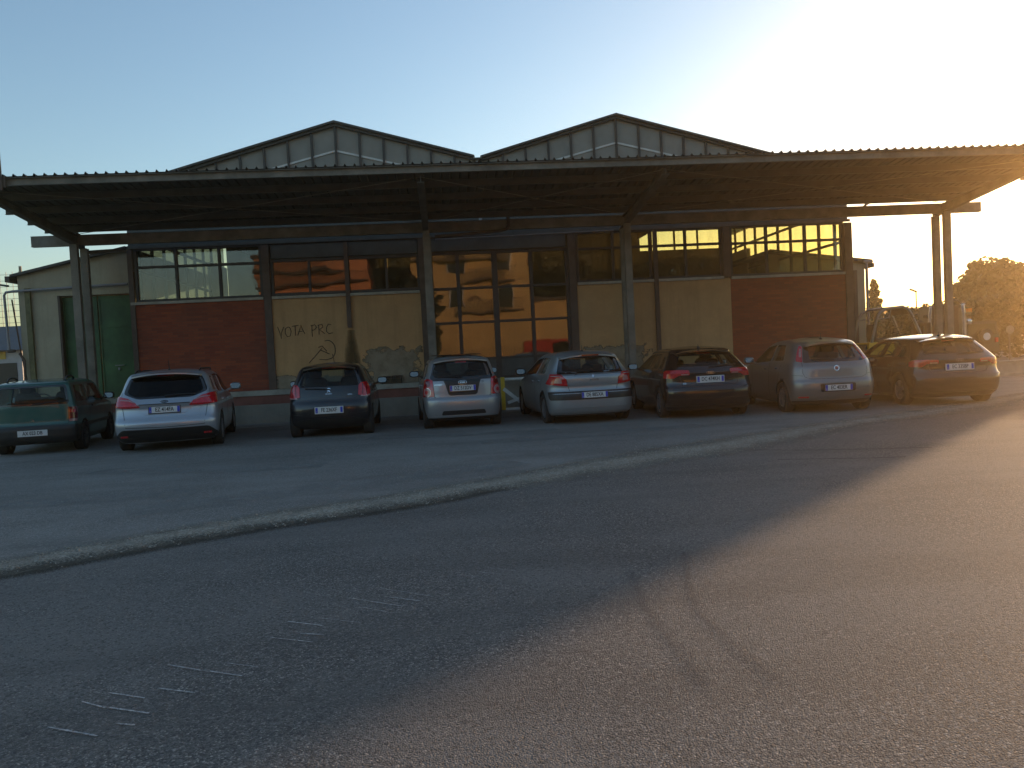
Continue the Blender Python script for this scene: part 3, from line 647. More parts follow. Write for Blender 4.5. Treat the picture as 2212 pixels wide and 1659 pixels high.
silver = paint('silver_paint', (0.40, 0.43, 0.47), 0.5, 0.34); silver2 = paint('ice_silver_paint', (0.30, 0.325, 0.34), 0.45, 0.36)
kia_p = paint('silver_grey_paint', (0.33, 0.33, 0.34), 0.5, 0.36); anth = paint('anthracite_paint', (0.018, 0.019, 0.024), 0.4, 0.3, 0.05)
blackp = paint('black_paint', (0.010, 0.010, 0.012), 0.2, 0.2, 0.04); steelblue = paint('steel_blue_paint', (0.20, 0.195, 0.19), 0.5, 0.36)
darkblue = paint('dark_metallic_paint', (0.016, 0.016, 0.022), 0.3, 0.22, 0.06); green = paint('teal_green_paint', (0.012, 0.085, 0.068), 0.1, 0.5, 0.2)
# ---------------------------------------------------------------- the eight cars
MP = mirror_poly
def hatch_side(y0, y1, y2, belt0, belt1, top, slope=0.45, q=None):
    """rear door glass y0..y1, front door glass y1..y2"""
    out = [RP([(y0, belt0+0.02), (y1-0.03, belt0), (y1-0.03, top), (y0+0.22, top-0.01)], 0.04), RP([(y1+0.03, belt0), (y2, belt1), (y2-0.10, belt1+0.07), (y2-slope-0.18, top-0.04), (y1+0.03, top)], 0.03)]
    if q: out.append(RP(q, 0.03))
    return out
def screen(w0, w1, z0, z1): return RP(MP([(w0, z0), (w1, z1)]), 0.06)

# --- silver estate
sp = dict(L=4.5, H=1.49, paint=silver, axle=(0.88, 3.52), tyre=0.315, track=0.90, cowl=3.30,
  rear=[(0.17, .22), (0.26, .10), (0.40, .02), (0.50, 0.0), (0.57, .01), (0.60, .05), (0.70, .10), (0.80, .12), (0.86, .10), (0.93, .16), (0.99, .22), (1.34, .46), (1.40, .50), (1.44, .62), (1.47, .90), (1.49, 1.35)],
  front=stdfront(4.5, 1.49, 3.35), width=stdwidth(0.905, 1.49, 0.66, 1.0),
  rear_glass=RP([(-.50, 1.0), (.50, 1.0), (.66, 1.08), (.60, 1.30), (.40, 1.345), (-.40, 1.345), (-.60, 1.30), (-.66, 1.08)], .05),
  rear_frit=RP([(-.46, .965), (.46, .965), (.72, 1.06), (.73, 1.12), (.64, 1.345), (.45, 1.385), (-.45, 1.385), (-.64, 1.345), (-.73, 1.12), (-.72, 1.06)], .06), glassmat='carglass_dark',
  side_glass=hatch_side(1.13, 1.98, 3.0, 1.00, .96, 1.36, q=[(.62, 1.07), (1.03, 1.03), (1.03, 1.33), (.85, 1.32)]),
  screen=screen(.60, .52, 1.03, 1.34), mirror=(2.88, 1.06), handles=[(1.35, .86), (2.25, .84)],
  door_gaps=[[(1.06, .40), (1.06, .95)], [(2.03, .30), (2.03, .97)], [(3.05, .30), (3.12, .90)]],
  rear_parts=[('tail_light', RP([(.41, .825), (.50, .91), (.64, .985), (.80, 1.02), (1.02, 1.03), (1.10, .97), (1.08, .86), (.98, .84), (.60, .815)], .015), M['lamp_red'], .012, .03, True),
              ('lamp_strip', RP([(.50, .895), (.62, .935), (.78, .95), (.78, .965), (.60, .955), (.50, .91)], .004), M['lamp_clear'], .015, .01, True),
              ('rear_bumper', RP([(-1.12, .19), (1.12, .19), (1.10, .26), (.88, .33), (.74, .43), (-.74, .43), (-.88, .33), (-1.10, .26)], .05), M['black'], .006, .02, False),
              ('reflector', refl(.64, .78, .295, .325), M['lamp_red'], .012, .01, True)],
  rear_gaps=[[(.73, .82), (.70, .66), (.665, .47), (0, .455)], [(.78, 1.03), (.79, 1.10)], [(.79, .985), (.79, .84)]],
  rear_strips=[([(-.43, .868), (.43, .868)], .012, M['black'], 'grab_recess'), ([(-.46, .80), (-.34, .69), (.34, .69), (.46, .80)], .010, silver, 'crease')],
  plate=(0, .765, 'EZ 414FA', True), spokes=7,
  extras=[lambda c, r, b: patch(c.rearf(), badge_oval(0, .905, .075, .030, None), .008, .01, .2).build('badge', M['chrome'], r),
          lambda c, r, b: patch(c.rearf(), badge_oval(0, .905, .065, .022, None), .010, .01, .2).build('badge', M['gloss_black'], r),
          surf_text('badge_lettering', 'Ford', .040, 0, .903, M['chrome'], .0115, 1.2, .003), surf_text('badge_lettering', 'ECOnetic', .035, .53, .77, M['chrome'], .004),
          antenna(.95, 1.475, .20), spoiler(1.425, .36, .72, .58, .64, silver), brake_light(0, 1.372, .30, .022), wiper(0, 1.0, .42, 1.01)])
def roof_rails(w, y0, y1, z, h, legs=True, r=0.016):
    def f(car, root, bo):
        for sg in (1, -1):
            b = MB(); x = sg*w; b.tube([(x, y0-.10, z), (x, y0, z+h*.8), (x, y0+.12, z+h), (x, y1-.12, z+h), (x, y1, z+h*.8), (x, y1+.10, z)], r, 8)
            b.build('roof_rail', M['black'], root, 50)
    return f
sp['extras'].append(roof_rails(.56, .85, 2.5, 1.44, .035))
build_car(sp, 'parked_car', (-5.06, 14.75), R(9.9), 'silver estate car in front of the left red brick wall, plate EZ 414FA')

# --- small anthracite hatchback
sp = dict(L=3.48, H=1.455, paint=anth, axle=(0.52, 2.86), tyre=0.285, track=0.80, cowl=2.55,
  rear=[(0.17, .20), (0.28, .06), (0.42, .01), (0.55, 0.0), (0.66, .02), (0.73, .06), (0.80, .075), (0.95, .12), (1.30, .30), (1.36, .34), (1.40, .46), (1.435, .80), (1.455, 1.2)],
  front=stdfront(3.48, 1.455, 2.6, .80, 1.85), width=stdwidth(0.808, 1.455, 0.57, .98),
  rear_glass=RP([(-.58, .99), (.58, .99), (.50, 1.315), (-.50, 1.315)], .05),
  rear_frit=RP([(-.54, .775), (.54, .775), (.56, .98), (.64, 1.0), (.55, 1.36), (-.55, 1.36), (-.64, 1.0), (-.56, .98)], .03), glassmat='carglass',
  side_glass=hatch_side(.62, 1.25, 2.24, 1.0, .95, 1.31), screen=screen(.56, .48, 1.03, 1.29), mirror=(2.08, 1.02), handles=[(.86, .86), (1.52, .84)], handlemat=anth,
  door_gaps=[[(.86, .55), (.70, .95)], [(1.26, .28), (1.26, .97)], [(2.25, .28), (2.3, .9)]],
  rear_parts=[('tail_light', RP([(.56, .80), (.575, .99), (.62, 1.035), (.78, 1.05), (.86, 1.02), (.88, .90), (.86, .81), (.70, .785)], .02), M['lamp_red'], .014, .03, True),
              ('lamp_bar', RP([(.64, .82), (.655, .82), (.665, 1.02), (.65, 1.02)], .003), M['lamp_deep'], .018, .01, True),
              ('lamp_bar', RP([(.73, .82), (.745, .82), (.755, 1.03), (.74, 1.03)], .003), M['lamp_deep'], .018, .01, True),
              ('reversing_light', RP([(.60, .768), (.83, .775), (.85, .805), (.62, .795)], .01), M['lamp_clear'], .014, .02, True),
              ('bumper_recess', RP([(-.37, .42), (.37, .42), (.31, .60), (-.31, .60)], .05), M['black'], .003, .02, False),
              ('lower_bumper', RP([(-.80, .18), (.80, .18), (.78, .30), (.55, .37), (-.55, .37), (-.78, .30)], .05), M['black'], .004, .02, False)],
  rear_gaps=[[(.57, .775), (.52, .735), (0, .725)], [(.66, 1.05), (.62, 1.2)]],
  rear_strips=[([(-.52, .335), (-.46, .375), (0, .385), (.46, .375), (.52, .335)], .014, anth, 'crease'), ([(-.76, .47), (-.5, .445), (-.40, .47)], .014, anth, 'crease'), ([(.76, .47), (.5, .445), (.40, .47)], .014, anth, 'crease')],
  plate=(0, .545, 'FE 236XF', True), holder=M['plate'], spokes=8, rimmat=M['black'],
  extras=[surf_text('badge_lettering', 'PEUGEOT', .028, 0, .848, M['chrome'], .006), surf_text('badge_lettering', 'active', .035, .40, .825, M['chrome'], .006),
          poly_badge([(-.035, .875), (-.012, .885), (-.005, .905), (.012, .885), (.034, .876), (.018, .905), (.022, .925), (.038, .935), (.03, .955), (-.002, .965), (-.03, .955), (-.04, .93), (-.022, .942), (-.012, .93), (-.036, .915), (-.012, .912), (-.02, .895)]),
          spoiler(1.39, .26, .60, .50, .55, anth), brake_light(0, 1.358, .27, .024, M['lamp_red']), wiper(.03, .93, -.36, .96)])
build_car(sp, 'parked_car', (-2.28, 15.66), R(1.5), 'dark small hatchback with black glass tailgate below the graffiti, plate FE 236XF')

# --- silver-grey small hatchback with clear round lamps
sp = dict(L=3.53, H=1.48, paint=kia_p, axle=(0.56, 2.93), tyre=0.28, track=0.79, cowl=2.6,
  rear=[(0.17, .16), (0.24, .05), (0.32, .02), (0.50, 0.0), (0.60, .01), (0.64, .06), (0.80, .075), (0.93, .09), (1.0, .12), (1.32, .26), (1.37, .28), (1.40, .36), (1.45, .70), (1.48, 1.2)],
  front=stdfront(3.53, 1.48, 2.65, .82, 1.9), width=stdwidth(0.795, 1.48, 0.58, .98),
  rear_glass=RP([(-.56, 1.04), (.56, 1.04), (.60, 1.12), (.52, 1.31), (-.52, 1.31), (-.60, 1.12)], .09),
  rear_frit=RP([(-.62, .975), (.62, .975), (.66, 1.03), (.56, 1.35), (-.56, 1.35), (-.66, 1.03)], .05), glassmat='carglass',
  side_glass=hatch_side(.60, 1.30, 2.3, 1.0, .96, 1.34), screen=screen(.56, .48, 1.03, 1.31), mirror=(2.13, 1.10), handles=[(.95, .88), (1.6, .86)], handlemat=kia_p, mirrormat=M['black'],
  door_gaps=[[(.90, .55), (.72, .95)], [(1.31, .28), (1.31, .97)], [(2.3, .28), (2.35, .9)]],
  rear_parts=[('tail_light', RP([(.575, .665), (.60, .995), (.72, 1.02), (.86, 1.0), (.91, .80), (.88, .66)], .02), M['lamp_red'], .012, .03, True),
              ('round_lamp', badge_oval(.715, .925, .062, .062, None), M['lamp_deep'], .020, .012, True),
              ('round_lamp_rim', badge_oval(.735, .755, .092, .092, None), M['chrome'], .018, .012, True),
              ('round_lamp', badge_oval(.735, .755, .084, .084, None), M['lamp_clear'], .022, .012, True),
              ('lamp_bulb', badge_oval(.735, .755, .040, .040, None), M['lamp_red'], .026, .012, True),
              ('tailgate_centre', RP([(-.385, .985), (-.345, .90), (-.29, .70), (-.25, .675), (.25, .675), (.29, .70), (.345, .90), (.385, .985)], .01), M['black'], .005, .02, False),
              ('bumper_recess', RP([(-.45, .29), (.45, .29), (.42, .375), (-.42, .375)], .03), M['black'], .004, .02, False),
              ('lower_bumper', RP([(-.80, .175), (.80, .175), (.78, .235), (-.78, .235)], .02), M['black'], .006, .02, False),
              ('corner_trim', RP([(.50, .555), (.90, .545), (.90, .585), (.50, .59)], .012), kia_p, .010, .02, True)],
  rear_gaps=[[(.60, .985), (.575, .66), (.53, .64), (0, .635)]],
  rear_strips=[([(-.66, .255), (0, .265), (.66, .255)], .03, silver2, 'bumper_strip'), ([(-.66, 1.365), (0, 1.385), (.66, 1.365)], .035, kia_p, 'roof_edge')],
  plate=(0, .815, 'DZ 512DV', True), holder=M['gloss_black'], spokes=6,
  extras=[surf_text('badge_lettering', 'KIA', .055, 0, .925, M['chrome'], .012, 1.25), ring_badge([], .925, .05, .004) , surf_text('badge_lettering', 'privale', .05, -.49, .90, M['chrome'], .006, 1.1),
          lambda c, r, b: strips(c.rearf(), badge_oval(0, .925, .085, .038, None)+[badge_oval(0, .925, .085, .038, None)[0]], .007, .012, .01).build('badge', M['chrome'], r),
          lambda c, r, b: strips(c.rearf(), badge_oval(.41, .93, .018, .018, None), .006, .004, .006).build('lock', M['black'], r),
          lambda c, r, b: MB().rbox((0, 1.55, 1.487), (1.06, 1.5, .03), .35).build('roof_reflection', M['gloss_black'], r, 40),  # dark reflection on the roof, put in as a black panel
          spoiler(1.405, .20, .50, .54, .57, kia_p), brake_light(0, 1.335, .22, .018, M['lamp_red']), wiper(0, 1.02, -.4, 1.05)])
build_car(sp, 'parked_car', (0.33, 15.95), R(4.2), 'silver grey city car with round tail lamps, plate DZ 512DV')

# --- ice silver hatchback with a bustle tail
sp = dict(L=4.2, H=1.455, paint=silver2, axle=(0.80, 3.42), tyre=0.31, track=0.865, cowl=3.1,
  rear=[(0.17, .18), (0.24, .06), (0.36, .01), (0.50, 0.0), (0.63, .01), (0.66, .05), (0.76, .07), (0.80, .055), (0.90, .05), (0.965, .08), (0.99, .17), (1.01, .24), (1.30, .34), (1.335, .33), (1.36, .40), (1.41, .62), (1.44, .95), (1.455, 1.3)],
  front=stdfront(4.2, 1.455, 3.15, .80, 2.25), width=stdwidth(0.888, 1.455, 0.60, 1.0), corner=[(0.2, .40), (0.9, .45), (1.0, .30), (1.4, .30), (1.455, .5)],
  rear_glass=RP([(-.57, 1.04), (.57, 1.04), (.52, 1.285), (-.52, 1.285)], .06),
  rear_frit=RP([(-.68, .995), (.68, .995), (.59, 1.325), (-.59, 1.325)], .02), glassmat='carglass', fritmat=M['gloss_black'],
  side_glass=hatch_side(.75, 1.55, 2.72, 1.0, .95, 1.325), screen=screen(.58, .50, 1.03, 1.31), mirror=(2.52, 1.04), handles=[(1.2, .86), (1.85, .84)], handlemat=silver2, mirrormat=M['black'],
  door_gaps=[[(1.05, .55), (.88, .95)], [(1.57, .28), (1.57, .97)], [(2.72, .28), (2.78, .9)]],
  rear_parts=[('tail_light', RP([(.505, .765), (.535, .90), (.62, .985), (.84, .995), (.95, .90), (1.08, .815), (.80, .795)], .012), M['lamp_red'], .012, .03, True),
              ('reversing_light', RP([(.615, .815), (.63, .925), (.74, .925), (.78, .83)], .012), M['lamp_clear'], .017, .012, True),
              ('rear_bumper', RP([(-.90, .495), (.90, .495), (.96, .56), (.98, .655), (-.98, .655), (-.96, .56)], .03), M['black'], .006, .02, False),
              ('lower_bumper', RP([(-.95, .175), (.95, .175), (.95, .20), (-.95, .20)], .005), M['black'], .004, .02, False)],
  rear_gaps=[[(.60, .985), (.53, .90), (.50, .76), (.475, .665), (0, .662)]],
  rear_strips=[([(-.50, .785), (-.2, .765), (.2, .765), (.50, .785)], .010, silver2, 'crease'), ([(-1.0, .34), (0, .345), (1.0, .34)], .010, silver2, 'crease')],
  plate=(0, .58, 'DE 885XA', True), spokes=9,
  extras=[poly_badge([(0, .905), (.026, .935), (0, .967), (-.026, .935)]), surf_text('badge_lettering', 'MEGANE', .034, .02, .872, M['chrome'], .005, 1.3),
          antenna(.85, 1.43, .12, -.1), spoiler(1.365, .22, .55, .56, .60, silver2), lambda c, r, b: MB().box(-.17, .17, .205, .23, 1.333, 1.362).build('brake_light', M['lamp_deep'], r), wiper(-.02, 1.01, -.30, 1.03),
          lambda c, r, b: strips(c.rearf(), [(-.30, .99), (-.36, .955)], .012, .008, .01).build('washer_arm', M['black'], r)])
build_car(sp, 'parked_car', (2.86, 15.33), R(4.4), 'pale silver hatchback with stepped tail and black bumper band, plate DE 885XA')

# --- black premium hatchback
def audi(paint_, txt, lampz, name_txt, slim):
    lz0, lz1 = lampz
    return dict(L=4.28, H=1.42, paint=paint_, axle=(0.80, 3.38), tyre=0.315, track=0.868, cowl=3.15,
      rear=[(0.17, .20), (0.26, .08), (0.38, .02), (0.50, 0.0), (0.60, .01), (0.63, .05), (0.74, .09), (0.82, .09), (0.90, .08), (0.97, .15), (1.25, .48), (1.31, .56), (1.35, .68), (1.395, 1.0), (1.42, 1.45)],
      front=stdfront(4.28, 1.42, 3.2, .78, 2.35), width=stdwidth(0.885, 1.42, 0.60, .97),
      rear_glass=RP([(-.58, 1.02), (.58, 1.02), (.60, 1.06), (.50, 1.235), (-.50, 1.235), (-.60, 1.06)], .05),
      rear_frit=RP([(-.68, .975), (.68, .975), (.70, 1.01), (.57, 1.30), (-.57, 1.30), (-.70, 1.01)], .04), glassmat='carglass',
      side_glass=hatch_side(1.02, 1.75, 2.85, .97, .93, 1.29, .5, q=[(.66, .99), (.94, .98), (.94, 1.24), (.82, 1.22)]), screen=screen(.58, .50, 1.0, 1.27), mirror=(2.62, 1.02), handles=[(1.30, .82), (2.0, .80)], handlemat=paint_,
      door_gaps=[[(1.15, .50), (1.0, .92)], [(1.78, .28), (1.78, .93)], [(2.85, .28), (2.9, .88)]],
      side_strips=[([(.60, 1.30), (1.2, 1.325), (2.0, 1.325), (2.6, 1.24)], .012, paint_)],
      rear_parts=[('tail_light', RP([(.40, lz0+.05), (.40, lz1), (.60, lz1+.01), (.86, lz1+.01), (.96, lz1-.02), (.95, lz0), (.70, lz0-.01), (.60, lz0+.05)], .02), M['lamp_red'], .012, .03, True),
                  ('reversing_light', RP([(.42, lz0+.055), (.56, lz0+.055), (.56, lz0+.075), (.42, lz0+.075)], .005), M['lamp_clear'], .017, .012, True),
                  ('lower_bumper', RP([(-.95, .175), (.95, .175), (.95, .27), (-.95, .27)], .02), M['black'], .005, .02, False),
                  ('bumper_ledge', RP([(-.98, .59), (.98, .59), (.98, .612), (-.98, .612)], .01), paint_, .014, .02, False)],
      rear_gaps=[[(.585, lz0), (.52, .66), (0, .645)], [(.585, lz0), (.585, lz1+.01)]],
      rear_strips=[([(-.90, .40), (0, .41), (.90, .40)], .012, paint_, 'crease'), ([(-.60, .90), (0, .905), (.60, .90)], .008, paint_, 'crease')],
      plate=(0, .775 if not slim else .765, txt, True), holder=M['plate'], spokes=5, spoke_w=.075,
      extras=[ring_badge([-.048, -.016, .016, .048], .895, .024, .0035), surf_text('badge_lettering', 'A3', .045, -.50, .70, M['chrome'], .006, 1.3) if name_txt else (lambda c, r, b: None),
              spoiler(1.335, .42, .80, .54, .58, paint_), brake_light(0, 1.27, .26, .016), wiper(0, 1.0, .42, 1.02), antenna(.85, 1.385, .07, 0.1)])
build_car(audi(blackp, 'DC 474KH', (.815, .95), True, False), 'parked_car', (5.09, 15.0), R(-2.2), 'black hatchback right of the pale silver one, plate DC 474KH')
# --- grey-blue hatchback with high pillar lamps
sp = dict(L=4.03, H=1.48, paint=steelblue, axle=(0.76, 3.27), tyre=0.305, track=0.84, cowl=2.95,
  rear=[(0.17, .20), (0.26, .09), (0.36, .03), (0.50, 0.0), (0.62, .01), (0.66, .04), (0.78, .06), (0.90, .08), (0.97, .13), (1.30, .40), (1.35, .44), (1.39, .55), (1.45, .95), (1.48, 1.35)],
  front=stdfront(4.03, 1.48, 3.0, .84, 2.15), width=stdwidth(0.845, 1.48, 0.58, 1.0), corner=[(0.2, .42), (0.9, .42), (1.1, .34), (1.42, .36), (1.48, .5)],
  rear_glass=RP([(-.46, 1.05), (.46, 1.05), (.41, 1.295), (-.41, 1.295)], .05),
  rear_frit=RP([(-.60, .99), (.60, .99), (.49, 1.345), (-.49, 1.345)], .04), glassmat='carglass',
  side_glass=hatch_side(.80, 1.50, 2.62, 1.02, .96, 1.35), screen=screen(.56, .48, 1.05, 1.32), mirror=(2.42, 1.04), handles=[(1.15, .88), (1.8, .86)], handlemat=steelblue,
  door_gaps=[[(1.02, .55), (.86, .95)], [(1.52, .28), (1.52, .99)], [(2.62, .28), (2.68, .9)]],
  rear_parts=[('tail_light', RP([(.605, 1.0), (.515, 1.30), (.57, 1.315), (.66, 1.16), (.72, 1.02)], .015), M['lamp_red'], .012, .03, True),
              ('lamp_segment', RP([(.595, 1.09), (.545, 1.25), (.575, 1.255), (.635, 1.10)], .01), M['lamp_clear'], .017, .012, True),
              ('bumper_recess', RP([(-.33, .425), (.33, .425), (.34, .575), (-.34, .575)], .03), M['black'], .004, .02, False),
              ('reflector', refl(.54, .74, .315, .34), M['lamp_red'], .010, .012, True),
              ('lower_bumper', RP([(-.88, .175), (.88, .175), (.88, .255), (-.88, .255)], .02), M['black'], .005, .02, False)],
  rear_gaps=[[(.62, .99), (.635, .80), (.60, .72), (.50, .68), (0, .67)], [(.635, .74), (.90, .76)]],
  rear_strips=[([(-.64, .575), (-.34, .585), (.34, .585), (.64, .575)], .012, steelblue, 'crease'), ([(-.66, .565), (-.60, .49), (-.33, .42)], .012, steelblue, 'crease'), ([(.66, .565), (.60, .49), (.33, .42)], .012, steelblue, 'crease')],
  plate=(0, .50, 'EC 403ER', True), spokes=11, spoke_w=.03,
  extras=[lambda c, r, b: patch(c.rearf(), badge_oval(0, .865, .052, .052, None), .012, .014, .2).build('badge', M['chrome'], r), lambda c, r, b: patch(c.rearf(), badge_oval(0, .865, .036, .036, None), .014, .01, .2).build('badge', M['lamp_deep'], r),
          antenna(.80, 1.435, .12, -.1), spoiler(1.375, .28, .62, .47, .54, steelblue), brake_light(0, 1.355, .24, .018), wiper(0, 1.02, -.33, 1.04)])
build_car(sp, 'parked_car', (7.46, 14.68), R(-4.5), 'grey-blue hatchback with tall pillar lamps, plate EC 403ER')
build_car(audi(darkblue, 'EC 335BP', (.79, .905), False, True), 'parked_car', (10.0, 14.75), R(-6.0), 'rightmost dark hatchback in the row, plate EC 335BP')
# --- boxy teal green car
sp = dict(L=3.42, H=1.42, paint=green, axle=(0.66, 2.83), tyre=0.285, track=0.755, cowl=2.62, n=4.5,
  rear=[(0.20, .16), (0.26, .03), (0.34, 0.0), (0.50, 0.0), (0.55, .03), (0.60, .05), (0.90, .07), (1.28, .13), (1.33, .16), (1.36, .26), (1.40, .7), (1.42, 1.1)],
  front=[(0.20, 3.34), (0.30, 3.42), (0.45, 3.42), (0.55, 3.40), (0.75, 3.34), (0.84, 3.15), (0.90, 2.75), (0.95, 2.60), (1.30, 2.12), (1.36, 1.98), (1.40, 1.6), (1.42, 1.3)],
  width=[(0.20, .68), (0.30, .73), (0.50, .745), (0.85, .745), (0.93, .725), (1.30, .64), (1.35, .60), (1.39, .52), (1.41, .38), (1.42, .2)], corner=[(0.2, .16), (1.35, .16), (1.42, .3)],
  rear_glass=RP([(-.58, .965), (.58, .965), (.54, 1.265), (-.54, 1.265)], .05),
  rear_frit=RP([(-.62, .935), (.62, .935), (.575, 1.30), (-.575, 1.30)], .05), glassmat='carglass',
  side_glass=[RP([(.30, .96), (1.05, .96), (1.05, 1.28), (.36, 1.28)], .05), RP([(1.13, .96), (2.25, .94), (1.92, 1.28), (1.13, 1.28)], .04)],
  screen=screen(.58, .52, 1.0, 1.28), mirror=(2.12, 1.0), handles=[(1.32, .84)], handlemat=M['black'], mirrormat=M['black'],
  door_gaps=[[(1.09, .36), (1.09, 1.30)], [(2.30, .36), (2.32, .92)]],
  side_strips=[([(.1, .50), (1.1, .50), (2.3, .50), (3.2, .50)], .07, M['black'])],
  rear_parts=[('tail_light', RP([(.60, .64), (.60, .87), (.80, .87), (.80, .64)], .008), M['lamp_deep'], .012, .03, True), ('lamp_segment', RP([(.625, .765), (.72, .765), (.72, .825), (.625, .825)], .006), M['lamp_red'], .016, .012, True),
              ('reversing_light', RP([(.61, .60), (.76, .60), (.76, .645), (.61, .645)], .006), M['lamp_clear'], .013, .03, True),
              ('rear_bumper', RP([(-.92, .24), (.92, .24), (.92, .535), (-.92, .535)], .02), M['black'], .02, .05, False)],
  rear_gaps=[[(.62, .87), (.60, .56), (0, .55)]], rear_strips=[],
  plate=(0, .42, 'AX 023 DB', False), plate_size=(.50, .11), spokes=6, rimmat=M['steel'], plate_font=.095,
  extras=[roof_rails(.50, .55, .95, 1.375, .085, r=.018), wiper(.0, .945, .50, .99), lambda c, r, b: patch(c.rearf(), badge_oval(0, .66, .012, .012, None), .008, .01, .2).build('lock', M['chrome'], r)])
build_car(sp, 'parked_car', (-7.72, 15.55), R(10.2), 'boxy teal green car with black roof rails, plate AX 023 DB')
# ================================================================ SETTING
def at(px, py, Y):
    """point seen at that place of the picture (2212 px wide), standing at distance Y"""
    d = _f+_r*((px-1106)/1726)-_u*((py-829.5)/1726); return Vector((0, 0, 1.48))+d*(Y/d.y)
def rebase(root, loc):
    loc = Vector(loc); done = set()
    def rec(o):
        for c in o.children:
            if c.data and c.data.name not in done: done.add(c.data.name); c.data.transform(Matrix.Translation(-loc))
            rec(c)
    rec(root); root.location = loc
def kids(o):
    return [c for c in COL.objects if c.parent == o]
def sheet(name, outline, z, mat, uvw=False, **kw):
    me = bpy.data.meshes.new(name); me.from_pydata([(x, y, z) for x, y in outline], [], [tuple(range(len(outline)))])
    o = link(name, me, mat); return tag(o, **kw)
def ribbon(name, left, right, z, mat, parent=None, z2=None):
    """a strip between two edge lines, UV.y = 0..1 across"""
    vs = []; fs = []
    for (a, b) in zip(left, right): vs += [(a[0], a[1], z), (b[0], b[1], z if z2 is None else z2)]
    for i in range(len(left)-1): fs.append((2*i, 2*i+1, 2*i+3, 2*i+2))
    me = bpy.data.meshes.new(name); me.from_pydata(vs, [], fs); uv = me.uv_layers.new(name='UVMap')
    for p in me.polygons:
        for li in p.loop_indices: vi = me.loops[li].vertex_index; uv.data[li].uv = (vi//2*0.5, vi % 2)
    return link(name, me, mat, parent)
def resample(pts, n):
    P = [Vector((*p, 0)) for p in pts]; L = [0]
    for i in range(len(P)-1): L.append(L[-1]+(P[i+1]-P[i]).length)
    out = []
    for k in range(n):
        t = L[-1]*k/(n-1); i = max(j for j in range(len(L)) if L[j] <= t+1e-9); i = min(i, len(P)-2); f = (t-L[i])/(L[i+1]-L[i]); q = P[i].lerp(P[i+1], f); out.append((q.x, q.y))
    return out
sheet('ground', [(-400, -400), (400, -400), (400, 900), (-400, 900)], 0.0, M['road'], kind='structure')
kerb = [(-9.5, 2.6), (-5.2, 5.6), (-3.63, 6.66), (-3.23, 6.96), (-2.64, 7.44), (-1.93, 7.93), (-1.09, 8.37), (-.39, 8.81), (.73, 9.5), (1.37, 10.08), (2.85, 11.1), (4.58, 12.07), (6.12, 12.92), (8.59, 14.3), (12.64, 16.56), (20, 20.4), (40, 31)]
ke = resample(kerb, 240)
jit = [(x+rnd.uniform(-.012, .012), y+rnd.uniform(-.02, .02)) for x, y in ke]
# the car park is a layer of old asphalt whose broken edge stands a little proud of the lane
bm_ = MB(); far = [(x-26, y+90) for x, y in (jit[0], jit[-1])]
lot_pts = jit+[(60, 34), (60, 60), (-60, 60), (-60, -20), (-9.6, 2.0)]
b = MB().prism(lot_pts, 'z', -0.02, 0.012); tag(b.build('parking_lot', M['lot']), kind='structure')
dist = [-2, 0, .15, .35, .5, .45, .55, .50, .42, .5, .45, .5, .75, .9, 1.1, 1.2, 1.3]
def off(pts, ds):
    o = []
    for i, p in enumerate(pts):
        a, c = Vector(pts[max(i-1, 0)]), Vector(pts[min(i+1, len(pts)-1)]); d = (c-a).normalized(); n = Vector((d.y, -d.x)); o.append((p[0]+n.x*ds[i], p[1]+n.y*ds[i]))
    return o
def widths(n, knots):
    f = hermite(knots); return [f(i/(n-1)) for i in range(n)]
nk = len(ke)
w1 = widths(nk, [(0, .36), (.126, .38), (.15, .44), (.165, .50), (.185, .58), (.205, .62), (.22, .70), (.24, .86), (.265, 1.02), (.3, .88), (.33, .6), (.38, .85), (.46, .5), (1, .4)])
w1 = [max(.2, a+rnd.uniform(-.04, .04)) for a in w1]
w2 = widths(nk, [(0, .6), (.10, .66), (.126, .70), (.165, .80), (.19, .90), (.205, .80), (.225, .45), (1, .3)])
# gravel washed along the edge, and damp dirt on its near side
tag(ribbon('dirt_strip', off(ke, [a*.30 for a in w2]), off(ke, w2), 0.004, M['dirt']), kind='structure')
tag(ribbon('gravel_strip', off(ke, [-.16]*nk), off(ke, [a*1.3+rnd.uniform(-.03, .03) for a in w1]), 0.0165, M['gravel'], None, 0.0055), kind='structure')
scr = [([-0.47, 5.14], [-0.17, 4.91]), ([-0.64, 4.97], [-0.35, 4.76]), ([-0.39, 4.93], [-0.25, 4.84]), ([-0.79, 4.64], [-0.58, 4.52]), ([-0.95, 4.61], [-0.79, 4.52]), ([-1.03, 4.38], [-0.8, 4.26]), ([-0.84, 4.39], [-0.76, 4.36]), ([-1.44, 4.07], [-1.25, 3.96]), ([-1.24, 3.96], [-1.07, 3.87]), ([-1.14, 4.03], [-1.02, 3.97]), ([-1.39, 3.78], [-1.24, 3.71]), ([-1.6, 3.77], [-1.46, 3.7]), ([-1.69, 3.69], [-1.6, 3.63]), ([-1.72, 3.45], [-1.52, 3.35]), ([0.03, 5.33], [0.15, 5.25]), ([0.17, 5.36], [0.28, 5.29]), ([0.24, 5.45], [0.38, 5.35]), ([-1.53, 3.6], [-1.38, 3.53]), ([-1.43, 3.43], [-1.4, 3.42]), ([-0.55, 4.77], [-0.43, 4.67])]
vs = []; fs = []; uvs = []
for a, c in scr:
    a, c = Vector(a), Vector(c); d = (c-a).normalized(); n = Vector((-d.y, d.x))*rnd.uniform(.006, .012); a -= d*.03; c += d*.03
    i = len(vs); vs += [(*(a-n), .004), (*(c-n), .004), (*(c+n), .004), (*(a+n), .004)]; fs.append((i, i+1, i+2, i+3)); uvs += [(0, 0), (1, 0), (1, 1), (0, 1)]
